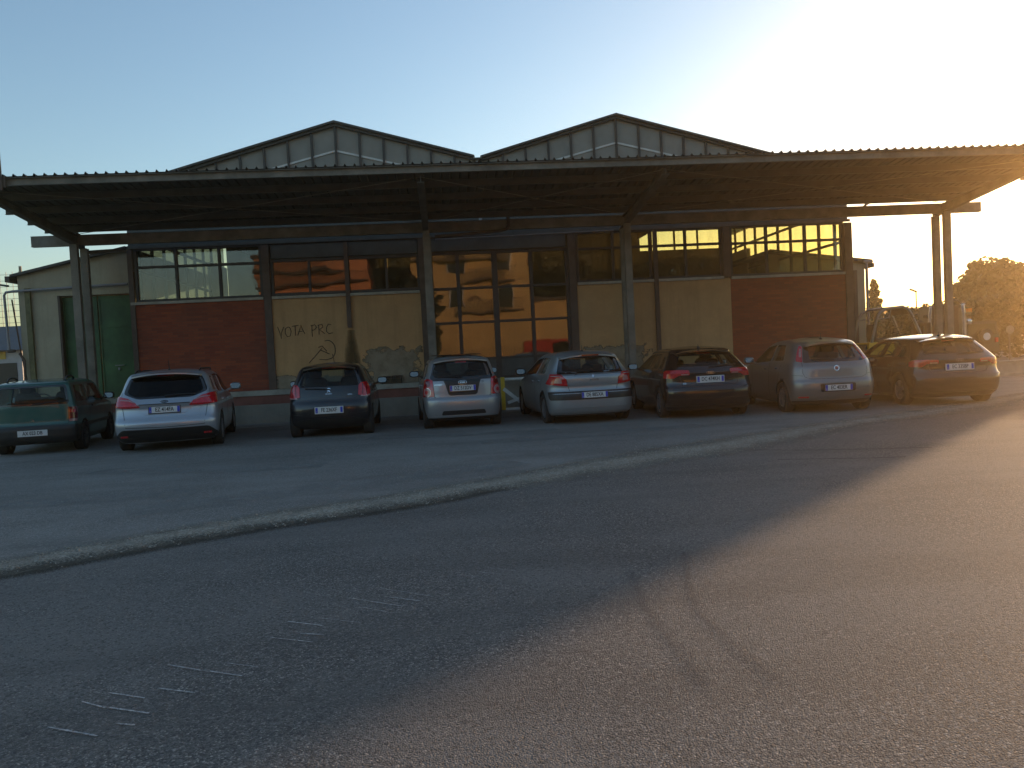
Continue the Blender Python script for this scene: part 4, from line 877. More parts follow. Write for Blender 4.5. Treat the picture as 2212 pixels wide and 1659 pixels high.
me = bpy.data.meshes.new('scrape_marks'); me.from_pydata(vs, [], fs); uv = me.uv_layers.new(name='UVMap')
for i, t in enumerate(uvs): uv.data[i].uv = t
tag(link('scrape_marks', me, M['scratch']), kind='structure')
for pts, wd in (([(1.62, 5.5), (1.50, 5.1), (1.38, 4.62), (1.31, 4.25), (1.32, 3.91), (1.33, 3.68), (1.36, 3.3)], .10), ([(1.14, 5.1), (1.09, 4.7), (1.06, 4.43), (1.05, 4.05), (1.05, 3.72), (1.04, 3.3)], .11)):
    pp = resample(pts, 30); tag(ribbon('tyre_track', off(pp, [-wd/2]*30), off(pp, [wd/2]*30), 0.0045, M['tracks']), kind='structure')
tag(ribbon('asphalt_patch', [(8.75, 12.2), (9.3, 12.85), (9.9, 13.3)], [(9.3, 11.8), (10.2, 12.2), (11.2, 12.5)], 0.0042, M['tracks']), kind='structure')
M['crack'] = loose('crack_dirt', (0.03, 0.028, 0.025), (0.05, 0.046, 0.04), (0.09, 0.08, 0.07), 0.5, 20.0, 1.0, 0.3)
for pts in ([(4.0, 10.45), (4.26, 10.32), (4.61, 10.09), (5.03, 9.98), (5.44, 9.82), (6.1, 9.65)], [(4.0, 9.46), (4.22, 9.38), (4.59, 9.25), (4.99, 9.12), (5.4, 9.05)]):
    pp = resample(pts, 40); pp = [(x+rnd.uniform(-.012, .012), y+rnd.uniform(-.012, .012)) for x, y in pp]
    tag(ribbon('crack', off(pp, [-.022]*40), off(pp, [.022]*40), 0.0043, M['crack']), kind='structure')
M['worn'] = loose('worn_pale_asphalt', (0.20, 0.185, 0.165), (0.30, 0.28, 0.255), (0.50, 0.47, 0.43), 0.9, 2.2, 1.5, 0.4)
for pts, wd in (([(-5.3, 12.3), (-4.18, 11.93), (-3.1, 11.58), (-1.79, 11.47)], .7), ([(-3.4, 8.6), (-1.67, 9.3), (-.5, 9.9), (.9, 10.6)], .9), ([(-7.5, 10.2), (-5.0, 9.6), (-3.0, 9.7)], .8), ([(0.5, 13.2), (2.5, 13.4), (4.5, 13.9)], .8), ([(-1.5, 15.0), (0.2, 14.6), (2.0, 14.7)], .6)):
    pp = resample(pts, 24); tag(ribbon('worn_asphalt', off(pp, [-wd/2]*24), off(pp, [wd/2]*24), 0.0158, M['worn']), kind='structure')
# loose stones
b = MB()
for i in range(2600):
    t = .06+rnd.random()**1.2*.42; k = min(int(t*(nk-1)), nk-2); wmax = w1[k]; q = off([ke[k], ke[k+1]], [rnd.gauss(wmax*.5, wmax*.42)]*2)[0]
    r = rnd.uniform(.004, .013); x, y = q[0]+rnd.uniform(-.05, .05), q[1]; z = .032 if abs(rnd.random()) < 2 else 0
    dq = (Vector(q)-Vector(ke[k])).length; z = max(.004, .015-.010*dq/max(wmax, .1))
    a = rnd.uniform(0, 6.28); vs = [(x+math.cos(a+j*1.571)*r*rnd.uniform(.7, 1.2), y+math.sin(a+j*1.571)*r*rnd.uniform(.7, 1.2), z+r*.3) for j in range(4)]+[(x, y, z+r*1.1), (x, y, z-r*.3)]
    b.add(vs, [(0, 1, 4), (1, 2, 4), (2, 3, 4), (3, 0, 4), (1, 0, 5), (2, 1, 5), (3, 2, 5), (0, 3, 5)])
M['stone'] = plain('stone_chips', (0.30, 0.285, 0.25), 0.9, var=0.5, scale=60)
tag(b.build('loose_stones', M['stone'], fix=False), kind='stuff', label='pale loose stone chips along the edge of the car park', cat='gravel')

# ================================================================ WAREHOUSE (numbers x K)
hall = empty('warehouse', label='long warehouse with two shallow gables, red brick and yellow plaster panels', cat='warehouse')
YW = 23.1
def hb(nm, mat, boxes, parent=hall, smooth=None):
    b = MB(K)
    for q in boxes: b.box(*q)
    return b.build(nm, mat, parent, smooth)
hb('brick_panel', M['brick'], [(-8.62, -4.985, YW, YW+.25, .93, 3.52)]); hb('brick_panel', M['brick'], [(8.535, 12.06, YW, YW+.25, .93, 3.52)])
yl = hb('plaster_wall', M['yellow'], [(-4.982, -.56, YW+.01, YW+.25, .93, 3.52)]); yr = hb('plaster_wall', M['yellow_r'], [(3.93, 8.532, YW+.01, YW+.25, .93, 3.52)])
hb('side_wall', M['cream'], [(-8.70, -8.55, YW+.27, 33.2, 0, 3.5), (-8.70, -8.55, YW+.27, 33.2, 6.4, 6.7), (-8.7, -8.55, 31, 33.2, 3.5, 5.6)]); hb('side_wall', M['cream'], [(12.15, 12.30, YW+.27, 33.2, 0, 3.5), (12.15, 12.30, YW+.27, 33.2, 6.4, 6.46), (12.15, 12.30, 31, 33.2, 3.5, 5.3)])
hb('back_wall', M['interior'], [(-8.54, 8.4, 33.2, 33.4, 0, 6.6), (8.4, 12.14, 33.2, 33.4, 0, 5.62)])
b = MB(K); b.prism([(-8.54, 6.602), (1.18, 6.602), (1.18, 7.15), (-2.75, 8.25), (-8.54, 6.68)], 'y', 33.21, 33.39); b.prism([(1.18, 6.602), (8.4, 6.602), (8.4, 7.4), (5.29, 8.25), (1.18, 7.12)], 'y', 33.21, 33.39); b.build('back_gable', M['interior'], hall)
gg_ = MB(K).prism([(8.4, 5.63), (12.14, 5.63), (12.14, 6.38), (8.4, 7.4)], 'y', 33.28, 33.3).build('rear_window', M['sideglass'], hall)
for x_ in (8.9, 9.9, 10.9, 11.9): MB(K).box(x_-.04, x_+.04, 33.22, 33.27, 5.63, 8.3-(x_-5.29)*.277-.1).build('window_bar', M['frame'], gg_)
hb('floor_slab', M['interior'], [(-8.54, 12.14, YW+.26, 33.2, 0, .90)])
for x0, x1 in ((-8.66, -8.60), (12.20, 12.26)):
    g = MB(K).box(x0+.02, x1-.02, YW+.3, 33.1, 3.5, 6.4).build('side_window', M['sideglass' if x0 > 0 else 'sideglass_grey'], hall); b = MB(K)
    y = YW+.9
    while y < 33: b.box(x0-.01, x1+.01, y-.04, y+.04, 3.5, 6.4); y += 1.05
    for z in (4.5, 5.5): b.box(x0-.014, x1+.014, YW+.3, 33.1, z-.035, z+.035)
    b.build('window_frame', M['frame'], g)
for q in [(-8.60, -5.0, YW-.06, YW-.002, 3.48, 3.555), (-4.76, -.62, YW-.06, YW+.006, 3.48, 3.555), (3.96, 8.32, YW-.06, YW+.006, 3.50, 3.575), (8.56, 12.04, YW-.06, YW-.002, 3.48, 3.555)]: hb('sill', M['ledge'], [q])
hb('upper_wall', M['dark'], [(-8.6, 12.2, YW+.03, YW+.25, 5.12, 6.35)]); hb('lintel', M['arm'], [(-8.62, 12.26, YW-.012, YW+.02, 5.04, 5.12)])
def window(x0, x1, z0, z1, ms, rows, mat='pane', panel=None):
    g = MB(K).box(x0, x1, YW+.08, YW+.09, z0, z1).build('window', M[mat], hall); b = MB(K); t = .045; f0, f1 = YW+.02, YW+.14
    b.box(x0-.03, x1+.03, f0, f1, z0-.03, z0+t); b.box(x0-.03, x1+.03, f0+.001, f1-.001, z1-t, z1+.03); b.box(x0-.03, x0+t, f0+.002, f1, z0, z1); b.box(x1-t, x1+.03, f0+.002, f1, z0, z1)
    for m_ in ms: b.box(m_-.035, m_+.035, f0+.006, f1-.006, z0, z1)
    for r in rows: b.box(x0, x1, f0+.01, f1-.01, r-.035, r+.035)
    b.build('window_frame', M['frame'], g)
    return g
window(-8.44, -5.02, 3.58, 5.03, (-7.34, -6.16), (4.52,)); window(-4.74, -.62, 3.60, 4.56, (-3.70, -2.64, -1.53), ())
window(3.98, 8.30, 3.60, 5.03, (5.05, 6.16, 7.22), (4.55,)); window(8.58, 12.02, 3.58, 5.03, (9.68, 10.87), (4.53,))
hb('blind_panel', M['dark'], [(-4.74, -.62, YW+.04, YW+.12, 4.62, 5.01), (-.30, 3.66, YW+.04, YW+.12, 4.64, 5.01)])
dr = MB(K).box(-.30, 3.66, YW+.10, YW+.11, .95, 4.54).build('glazed_door', M['pane'], hall); b = MB(K)
for x in (-.33, .5, 1.56, 2.62, 3.68): b.box(x-.05 if x != 1.56 else x-.08, x+.05 if x != 1.56 else x+.08, YW+.03, YW+.17, .93, 4.60)
for z in (.96, 1.51, 2.57, 3.56, 4.57): b.box(-.30, 3.66, YW+.04, YW+.16, z-.035, z+.035)
b.build('door_frame', M['frame'], dr); hb('kick_panel', M['dark'], [(-.26, 3.62, YW+.05, YW+.09, .99, 1.48)], dr)
for q, nm in (((-4.98, -4.78, YW-.05, YW+.15, .93, 5.01), 'pillar'), ((-8.62, -8.49, YW-.05, YW+.01, .93, 5.01), 'pillar'), ((-.60, -.40, YW-.04, YW+.14, .93, 5.01), 'pillar'), ((3.72, 3.93, YW-.04, YW+.15, .0, 5.01), 'pillar'), ((8.335, 8.53, YW-.05, YW+.15, 3.56, 5.01), 'pillar'), ((12.06, 12.28, YW-.06, YW+.26, .93, 5.01), 'pillar')):
    hb(nm, M['rust'], [q])
for x, z0 in ((-2.64, 2.58), (6.285, .93)): hb('downpipe', M['rust'], [(x-.06, x+.06, YW-.09, YW-.01, z0, 5.0)])
# loading platform (own thing would not move apart from the hall)
hb('platform_edge', M['ledge'], [(-10.75, -.56, 22.80, YW, .79, .93), (3.93, 12.3, 22.80, YW, .79, .93)]); hb('tile_band', M['tile_red'], [(-10.7, -.60, 22.84, YW, .54, .79), (3.96, 12.28, 22.84, YW, .54, .79)])
hb('platform_base', M['cement'], [(-10.72, -.58, 22.82, YW, -.05, .54), (3.95, 12.3, 22.82, YW, -.05, .54), (-.58, 3.95, YW+.02, YW+.3, -.05, .92)])
# gables
def gable(xp, xl, xr, zp=8.39, s=.277):
    b = MB(K); zz = lambda x: zp-abs(x-xp)*s
    g = MB(K).prism([(xl, 6.36), (xr, 6.36), (xr, zz(xr)-.11), (xp, zp-.11), (xl, zz(xl)-.11)], 'y', YW+.06, YW+.10).build('gable_panel', M['opal'], hall)
    k = -12
    while k < 13:
        x = xp+k*.665; k += 1
        if xl+.1 < x < xr-.1: MB(K).box(x-.028, x+.028, YW-.02, YW+.055, 6.36, zz(x)-.12).build('mullion', M['frame'], g)
    b = MB(K)
    for a, c in ((xl, xp), (xp, xr)): b.prism([(a, zz(a)-.135), (c, zz(c)-.135), (c, zz(c)-.065), (a, zz(a)-.065)], 'y', YW-.06, YW+.04)
    b.build('verge_beam', M['frame'], hall)
    b = MB(K)
    for a, c in ((xl-(.25 if xl < -8 else 0), xp), (xp, xr+(.25 if xr > 12 else 0))): b.prism([(a, zz(a)-.06), (c, zz(c)-.06), (c, zz(c)), (a, zz(a))], 'y', YW-.14, 33.7)
    b.build('roof', M['sheet'], hall)
    rb = MB(K)
    for sg in (-1, 1): rb.bar((xp, YW+.045, zp-.14-.95+.28), (xp+sg*2.6, YW+.045, zp-.14-.95-.65+.28), .03, .05)
    rb.build('wind_brace', M['white'], g)
gable(-2.75, -8.62, 1.14); gable(5.29, 1.32, 12.22)
MB(K).prism([(1.10, 7.16), (1.34, 7.16), (1.34, 7.24), (1.30, 7.24), (1.30, 7.19), (1.14, 7.19), (1.14, 7.24), (1.10, 7.24)], 'y', YW-.33, 33.6).build('valley_gutter', M['steel_b'], hall)
MB(K).tube([(1.22, YW-.15, 7.16), (1.22, YW-.15, 5.3)], .05).build('downpipe', M['pvc'], hall)
b = MB(K)
for x in range(-8, 13, 4): b.ibeam((x+.3, YW+1.5, 6.25), (x+.3, 33.0, 6.25), .15, .25, .02)
for y in (26.5, 30): b.ibeam((-8.5, y, 6.1), (12.1, y, 6.1), .15, .3, .02)
b.build('roof_truss', M['rust'], hall)
# graffiti sprayed on the plaster
q = Vector((-3.93, YW+.004, 2.52))*K
def strokes(x0, z0, h, sets):
    for i, pl in enumerate(sets):
        g_b = MB(K)
        for st in pl: g_b.tube([(x0+x*h, YW+.005, z0+z*h) for x, z in st], .010, 5)
        g_b.build('graffiti_letter', M['spray'], hall)
strokes(-4.66, 2.38, .30, [[[(0, 1.05), (.18, .45), (.27, -.08), (.33, .5), (.55, 1.02)]], [[(.95, 1.0), (.70, .85), (.66, .4), (.85, .08), (1.12, .15), (1.22, .6), (1.10, .95), (.95, 1.0)]], [[(1.32, 1.05), (1.92, 1.12)], [(1.62, 1.08), (1.60, .15)]],
  [[(1.82, .18), (2.02, .7), (2.15, 1.12), (2.32, .6), (2.48, .28)], [(1.90, .50), (2.35, .56)]], [[(3.18, 1.08), (3.15, .5), (3.18, -.02)], [(3.05, 1.0), (3.45, 1.1), (3.60, .85), (3.40, .62), (3.16, .58)]], [[(3.80, 1.08), (3.80, .15)], [(3.72, 1.02), (4.12, 1.1), (4.20, .85), (3.84, .6), (4.05, .45), (4.35, .2)]],
  [[(4.98, 1.02), (4.70, 1.1), (4.52, .8), (4.50, .4), (4.72, .2), (5.1, .26)]]])
b = MB(K); yg = YW+.004
arc = [(-3.30+.21*math.cos(t), yg, 1.98+.27*math.sin(t)) for t in [R(d) for d in range(110, -75, -15)]]
b.tube(arc, .011, 5); b.tube([(-3.21, yg, 1.74), (-3.35, yg, 1.70), (-3.55, yg, 1.72)], .011, 5); b.tube([(-3.85, yg, 1.63), (-3.68, yg, 1.80), (-3.46, yg, 2.04)], .011, 5); b.tube([(-3.56, yg, 2.06), (-3.46, yg, 2.10), (-3.33, yg, 1.94)], .011, 5); b.tube([(-3.50, yg, 1.98), (-3.26, yg, 1.86)], .011, 5); b.tube([(-3.18, yg, 1.86), (-3.13, yg, 1.55)], .009, 5)
b.build('graffiti_symbol', M['spray'], hall)
# mildew under the downpipe outlet
def stain(name, pts, y, mat, parent):
    me = MB(K).prism(pts, 'y', y-.003, y); return me.build(name, mat, parent)
mt, n, bb = new_mat('mildew_stain'); bb.inputs['Base Color'].default_value = (0.13, 0.08, 0.035, 1); bb.inputs['Roughness'].default_value = .95
tc = N(n, 'ShaderNodeTexCoord'); sp_ = N(n, 'ShaderNodeSeparateXYZ'); n.links.new(tc.outputs['Generated'], sp_.inputs[0])
ns = N(n, 'ShaderNodeTexNoise', Scale=6.0, Detail=8.0); n.links.new(tc.outputs['Generated'], ns.inputs['Vector'])
mx = N(n, 'ShaderNodeMath', operation='SUBTRACT'); n.links.new(sp_.outputs[0], mx.inputs[0]); mx.inputs[1].default_value = .5
ma = N(n, 'ShaderNodeMath', operation='ABSOLUTE'); n.links.new(mx.outputs[0], ma.inputs[0])
mz = N(n, 'ShaderNodeMath', operation='MULTIPLY_ADD'); n.links.new(sp_.outputs[2], mz.inputs[0]); mz.inputs[1].default_value = .33; n.links.new(ma.outputs[0], mz.inputs[2])
mw = N(n, 'ShaderNodeMath', operation='MULTIPLY_ADD'); n.links.new(ns.outputs[0], mw.inputs[0]); mw.inputs[1].default_value = .25; n.links.new(mz.outputs[0], mw.inputs[2])
mr = N(n, 'ShaderNodeMapRange'); n.links.new(mw.outputs[0], mr.inputs[0]); mr.inputs[1].default_value = .33; mr.inputs[2].default_value = .58; mr.inputs[3].default_value = .75; mr.inputs[4].default_value = 0
n.links.new(mr.outputs[0], bb.inputs['Alpha']); M['stain'] = mt
stain('damp_stain', [(-3.05, .94), (-2.20, .94), (-2.20, 2.52), (-3.05, 2.52)], YW+.006, M['stain'], hall)
mt, n, bb = new_mat('bare_cement_patch'); bb.inputs['Roughness'].default_value = .95
tc = N(n, 'ShaderNodeTexCoord'); sp_ = N(n, 'ShaderNodeSeparateXYZ'); n.links.new(tc.outputs['Generated'], sp_.inputs[0])
ns = N(n, 'ShaderNodeTexNoise', Scale=3.2, Detail=10.0, Roughness=.62); n.links.new(tc.outputs['Object'], ns.inputs['Vector'])
n.links.new(ramp(n, ns.outputs[0], [(.3, (.17, .13, .085)), (.5, (.27, .215, .15)), (.7, (.36, .30, .22))]), bb.inputs['Base Color'])
ed = N(n, 'ShaderNodeMath', operation='MINIMUM'); i1 = N(n, 'ShaderNodeMath', operation='SUBTRACT'); i1.inputs[0].default_value = 1.0; n.links.new(sp_.outputs[2], i1.inputs[1])
x2 = N(n, 'ShaderNodeMath', operation='SUBTRACT'); x2.inputs[0].default_value = 1.0; n.links.new(sp_.outputs[0], x2.inputs[1]); x3 = N(n, 'ShaderNodeMath', operation='MINIMUM'); n.links.new(sp_.outputs[0], x3.inputs[0]); n.links.new(x2.outputs[0], x3.inputs[1])
n.links.new(i1.outputs[0], ed.inputs[0]); n.links.new(x3.outputs[0], ed.inputs[1])
al = N(n, 'ShaderNodeMath', operation='MULTIPLY_ADD'); n.links.new(ns.outputs[0], al.inputs[0]); al.inputs[1].default_value = -.9; n.links.new(ed.outputs[0], al.inputs[2])
mr = N(n, 'ShaderNodeMapRange'); n.links.new(al.outputs[0], mr.inputs[0]); mr.inputs[1].default_value = -.38; mr.inputs[2].default_value = -.30; n.links.new(mr.outputs[0], bb.inputs['Alpha']); M['bare'] = mt
for q in ([(-2.35, .94), (-.40, .94), (-.40, 2.0), (-2.35, 2.0)], [(3.7, .94), (6.1, .94), (6.1, 1.75), (3.7, 1.75)], [(-5.1, .94), (-3.6, .94), (-3.6, 1.35), (-5.1, 1.35)]): stain('peeled_patch', [(min(max(x, -4.95 if x < 0 else 3.96), -.62 if x < 0 else 8.4), z) for x, z in q], YW+.0035, M['bare'], hall)
rebase(hall, (1.8*K, YW*K, 0))

# ================================================================ CANOPY
can = empty('steel_canopy', label='long steel canopy with ribbed sheet roof on four pairs of posts', cat='canopy')
zc = lambda y: 5.30+(21.9-y)*.089
def cb(nm, mat=M['steel'], parent=can): return lambda b, s=None: b.build(nm, mat, parent, s)
XL, XR = -10.22, 14.95
b = MB(K); pts = []; x = XL
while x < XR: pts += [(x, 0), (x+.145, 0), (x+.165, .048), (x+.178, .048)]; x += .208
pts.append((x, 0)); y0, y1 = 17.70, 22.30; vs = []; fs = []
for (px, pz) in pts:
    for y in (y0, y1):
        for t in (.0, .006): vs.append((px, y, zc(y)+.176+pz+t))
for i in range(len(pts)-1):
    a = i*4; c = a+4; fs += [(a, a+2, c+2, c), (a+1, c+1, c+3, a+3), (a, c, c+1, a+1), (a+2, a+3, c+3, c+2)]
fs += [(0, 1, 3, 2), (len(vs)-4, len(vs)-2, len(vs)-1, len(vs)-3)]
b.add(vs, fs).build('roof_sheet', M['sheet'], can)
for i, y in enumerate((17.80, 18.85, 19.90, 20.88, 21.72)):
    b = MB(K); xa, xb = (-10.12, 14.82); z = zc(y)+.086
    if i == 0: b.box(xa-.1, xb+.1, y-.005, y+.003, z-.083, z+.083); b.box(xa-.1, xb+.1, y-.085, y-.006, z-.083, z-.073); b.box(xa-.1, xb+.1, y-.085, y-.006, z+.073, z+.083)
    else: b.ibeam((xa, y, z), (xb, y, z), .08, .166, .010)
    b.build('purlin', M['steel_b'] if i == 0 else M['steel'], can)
for x in (-9.50, -.33, 5.20, 14.50):
    for y, xx in ((21.90, x), (22.45, x+.02)):
        b = MB(K); b.ibeam((xx, y, -.02), (xx, y, zc(y)-.20 if y < 22 else 5.0), .19, .13, .014, up=(0, 1, 0)); b.build('post', M['steel_b'], can)
    b = MB(K); ya, yb = 17.86, 22.55; h0, h1 = .16, .26
    for side in (0,):
        b.prism([(ya, zc(ya)-.002), (yb, zc(yb)-.002), (yb, zc(yb)-.016), (ya, zc(ya)-.016)], 'x', x-.08, x+.08); b.prism([(ya, zc(ya)-h0), (yb, zc(yb)-h1), (yb, zc(yb)-h1-.014), (ya, zc(ya)-h0-.014)], 'x', x-.08, x+.08)
        b.prism([(ya, zc(ya)-.017), (yb, zc(yb)-.017), (yb, zc(yb)-h1+.001), (ya, zc(ya)-h0+.001)], 'x', x-.006, x+.006)
    b.build('arm', M['arm'], can)
b = MB(K); b.box(-10.67, 15.71, 22.115, 22.24, 5.052, 5.307); b.box(-10.67, 15.71, 22.10, 22.25, 5.04, 5.051); b.box(-10.67, 15.71, 22.10, 22.25, 5.308, 5.319)
for x in (-8.4, -5.9, -3.9, -1.7, .7, 3.0, 7.2, 9.6, 12.2): b.box(x-.012, x+.012, 22.105, 22.114, 5.06, 5.30)
b.build('crane_rail_beam', M['steel_b'], can)
b = MB(K); b.ibeam((-9.5, 22.7, 4.93), (-8.55, 22.85, 4.98), .08, .10, .01); b.build('short_beam', M['steel'], can)
b = MB(K)
for x0, x1 in ((-9.5, -.33), (-.33, 5.2), (5.2, 14.5)):
    for a, c in ((x0, x1), (x1, x0)): b.tube([(a, 17.95, zc(17.95)-.03), ((a+c)/2, 19.9, zc(19.9)-.035), (c, 21.85, zc(21.85)-.03)], .008, 5)
b.build('tie_rod', M['steel_b'], can)
def hook(x, flip=1):
    MB(K).tube([(x, 22.2, zc(22.2)+.16), (x, 22.2, 5.50), (x-.03*flip, 22.2, 5.42), (x-.14*flip, 22.2, 5.36), (x-.20*flip, 22.2, 5.31), (x-.2*flip, 22.35, 5.22)], .032, 8).build('rain_pipe', M['pvc'], can, 50)
hook(-9.65, -1); hook(12.4); hook(14.85)
MB(K).tube([(1.95, 22.25, 5.55), (1.93, 22.02, 5.42), (1.93, 22.02, 5.12), (1.86, 22.02, 5.03), (1.70, 22.02, 4.99), (-.1, 22.02, 4.90)], .045, 8).build('rain_pipe', M['rust'], can, 50)
MB(K).tube([(-.1, 22.7, 4.92), (5.0, 22.7, 4.99)], .022, 8).build('conduit', M['pvc'], can, 50)
b = MB(K); b.tube([(-9.03, 17.62, 5.55), (-9.04, 17.62, 6.85), (-9.07, 17.62, 7.08), (-9.16, 17.62, 7.28), (-9.38, 17.62, 7.46), (-9.9, 17.62, 7.52), (-10.4, 17.62, 7.5)], .045, 10); b.box(-9.12, -8.94, 17.64, 17.70, 5.62, 5.85)
lp = b.build('lamp_arm', M['rust'], can, 50); MB(K).rbox((-10.75, 17.62, 7.46), (.62, .24, .14), .6).build('lamp_head', M['steel'], lp, 50)
rebase(can, (2.2*K, 20.0*K, 0))

# ================================================================ LEFT ANNEX
ax = empty('annex_building', label='low cream plastered annex with a tall green double door, left of the red brick panel', cat='building'); YA = 23.38
zr = lambda x: 4.44+(x+11.72)*.213
b = MB(K)
b.prism([(-11.72, -.02), (-10.66, -.02), (-10.66, zr(-10.66)), (-11.72, zr(-11.72))], 'y', YA, YA+.25); b.prism([(-10.66, 3.85), (-8.68, 3.85), (-8.68, zr(-8.68)), (-10.66, zr(-10.66))], 'y', YA, YA+.25); b.box(-10.66, -8.70, YA+.02, YA+.3, -.02, .90); b.box(-11.72, -11.5, YA+.25, 33, 0, 4.4)
b.build('wall', M['cream'], ax)
MB(K).prism([(-11.84, zr(-11.84)+.0), (-8.72, zr(-8.72)+.0), (-8.72, zr(-8.72)+.07), (-11.84, zr(-11.84)+.07)], 'y', YA-.16, 33.2).build('roof', M['sheet'], ax)
MB(K).box(-11.96, -11.842, YA-.18, 33, zr(-12.02)-.10, zr(-12.02)+.06).build('gutter', M['rust'], ax)
for x0, x1 in ((-10.63, -9.69), (-9.66, -8.70)):
    b = MB(K); b.box(x0, x1, YA+.16, YA+.20, .93, 3.82)
    for z in (.96, 1.95, 2.95, 3.76): b.box(x0+.01, x1-.01, YA+.145, YA+.158, z-.03, z+.03)
    b.box(x0+.005, x0+.04, YA+.14, YA+.159, .94, 3.8); b.box(x1-.04, x1-.005, YA+.14, YA+.159, .94, 3.8)
    d = b.build('door', M['door_green'], ax)
    if x1 > -9: hh = MB(K); hh.box(-9.30, -9.06, YA+.10, YA+.142, 1.83, 1.85); hh.rbox((-9.2, YA+.12, 1.74), (.06, .03, .08), .6); hh.build('bolt', M['pvc'], d)
MB(K).box(-11.52, -11.38, YA-.08, YA-.005, .0, 4.10).build('downpipe', plain('olive_pipe', (0.14, 0.125, 0.055), .7, var=.3), ax)
MB(K).tube([(-8.72, YA-.13, 4.10), (-11.8, YA-.13, 4.02), (-11.98, YA-.13, 4.00), (-12.03, YA-.13, 3.92), (-12.0, YA-.13, 2.4)], .035, 8).build('grey_pipe', M['pvc'], ax, 50)
b = MB(K); b.tube([(-11.85, YA-.1, 3.8), (-11.72, YA-.1, 2.4), (-11.60, YA-.1, 1.5)], .02, 6); b.rbox((-11.95, YA-.12, 2.38), (.22, .12, .10), .6); b.tube([(-11.75, YA-.1, 2.3), (-11.62, YA-.12, 2.1), (-11.66, YA-.1, 1.0)], .035, 7); b.build('valve_pipe', M['rust'], ax, 50)
MB(K).box(-10.68, -10.62, YA-.02, YA+.15, .93, 3.86).build('door_jamb', M['rust'], ax)
rebase(ax, (-10.2*K, YA*K, 0))
# small things on the platform
def crate(x, w_, h, lbl):
    r = empty('slatted_crate', label=lbl, cat='crate', group='brown crates on the platform edge'); b = MB(K); y = 22.95
    for s_ in (-1, 1): b.box(x+s_*w_/2-.02, x+s_*w_/2+.02, y-.12, y+.12, .93, .93+h)
    b.box(x-w_/2+.02, x+w_/2-.02, y-.10, y+.10, .935, .93+h*.72); b.build('box', plain('dark_wood', (0.055, 0.042, 0.025), .85, var=.4, scale=12), r)
    b = MB(K); b.box(x-w_/2-.03, x+w_/2+.03, y-.13, y+.13, .93+h+.002, .93+h+.032); b.box(x-w_/2-.02, x+w_/2+.02, y-.125, y-.102, .93+h*.74, .93+h*.86); b.build('lid', M['rust'], r); rebase(r, (x*K, y*K, .93*K))
crate(-1.66, .27, .19, 'wider brown crate standing on the platform edge under the peeled plaster'); crate(-1.38, .19, .20, 'narrower brown crate on the platform edge, the one nearer the glazed door')
br = empty('white_barrier', label='white painted pipe barrier with diagonal braces and a yellow post before the glazed door', cat='barrier')
MB(K).box(1.55, 1.66, 22.72, 22.83, 0, .95).build('yellow_post', M['yellow_paint'], br)
MB(K).tube([(1.67, 22.78, .88), (3.9, 22.78, .88)], .045, 8).build('top_rail', M['white'], br, 50)
MB(K).bar((1.62, 22.70, .62), (2.35, 22.70, -.0), .04, .10).build('brace', M['white'], br); MB(K).bar((1.72, 22.64, .22), (2.7, 22.64, .52), .04, .08).build('brace', M['white'], br)
MB(K).box(1.66, 2.9, 22.6, 22.8, 0, .07).build('foot_plate', M['white'], br); rebase(br, (1.6*K, 22.75*K, 0))
step = hb('entrance_step', M['cement'], [(-.5, 1.5, 22.6, 23.08, -.02, .28)], None); tag(step, 'low cement step below the left half of the glazed door', 'step')

# ================================================================ RIGHT BACKGROUND
def cyl(name, pts, r, mat, **kw): return tag(MB().tube(pts, r, 8).build(name, mat, None, 50), **kw)
rb = empty('rear_annex', label='cream rear annex peeking out past the right end of the warehouse', cat='building')
YR = 25.2; x1 = at(1869, 640, YR).x; zt = at(1869, 560, YR).z
b = MB(); b.prism([(10.6, 0), (x1, 0), (x1, zt-.15), (10.6, zt+.3)], 'y', YR, YR+.2); b.box(x1-.2, x1, YR+.2, YR+11, 0, zt-.18); b.build('wall', M['cream'], rb)
MB().prism([(10.6, zt+.33), (x1+.18, zt-.13), (x1+.18, zt-.03), (10.6, zt+.43)], 'y', YR-.2, YR+11.2).build('roof', M['sheet'], rb); MB().box(x1+.10, x1+.26, YR-.15, YR+11, zt-.28, zt-.14).build('gutter', M['steel'], rb)
MB().box(x1-.42, x1-.30, YR-.09, YR-.01, 0, zt-.35).build('downpipe', M['rust'], rb); rebase(rb, (12, YR, 0))
p = at(1877, 735, YR-.6)
v_ = empty('vent_pipe', label='thin vent pipe with a T-shaped top beside the rear annex', cat='pipe'); MB().tube([(p.x, p.y, 0), (p.x, p.y, at(1877, 568, p.y).z)], .045, 8).build('pipe', M['pvc'], v_, 50)
MB().tube([(p.x-.08, p.y, at(1877, 567, p.y).z+.03), (p.x+.20, p.y, at(1877, 567, p.y).z+.03)], .045, 8).build('cap', M['pvc'], v_, 50); rebase(v_, (p.x, p.y, 0))

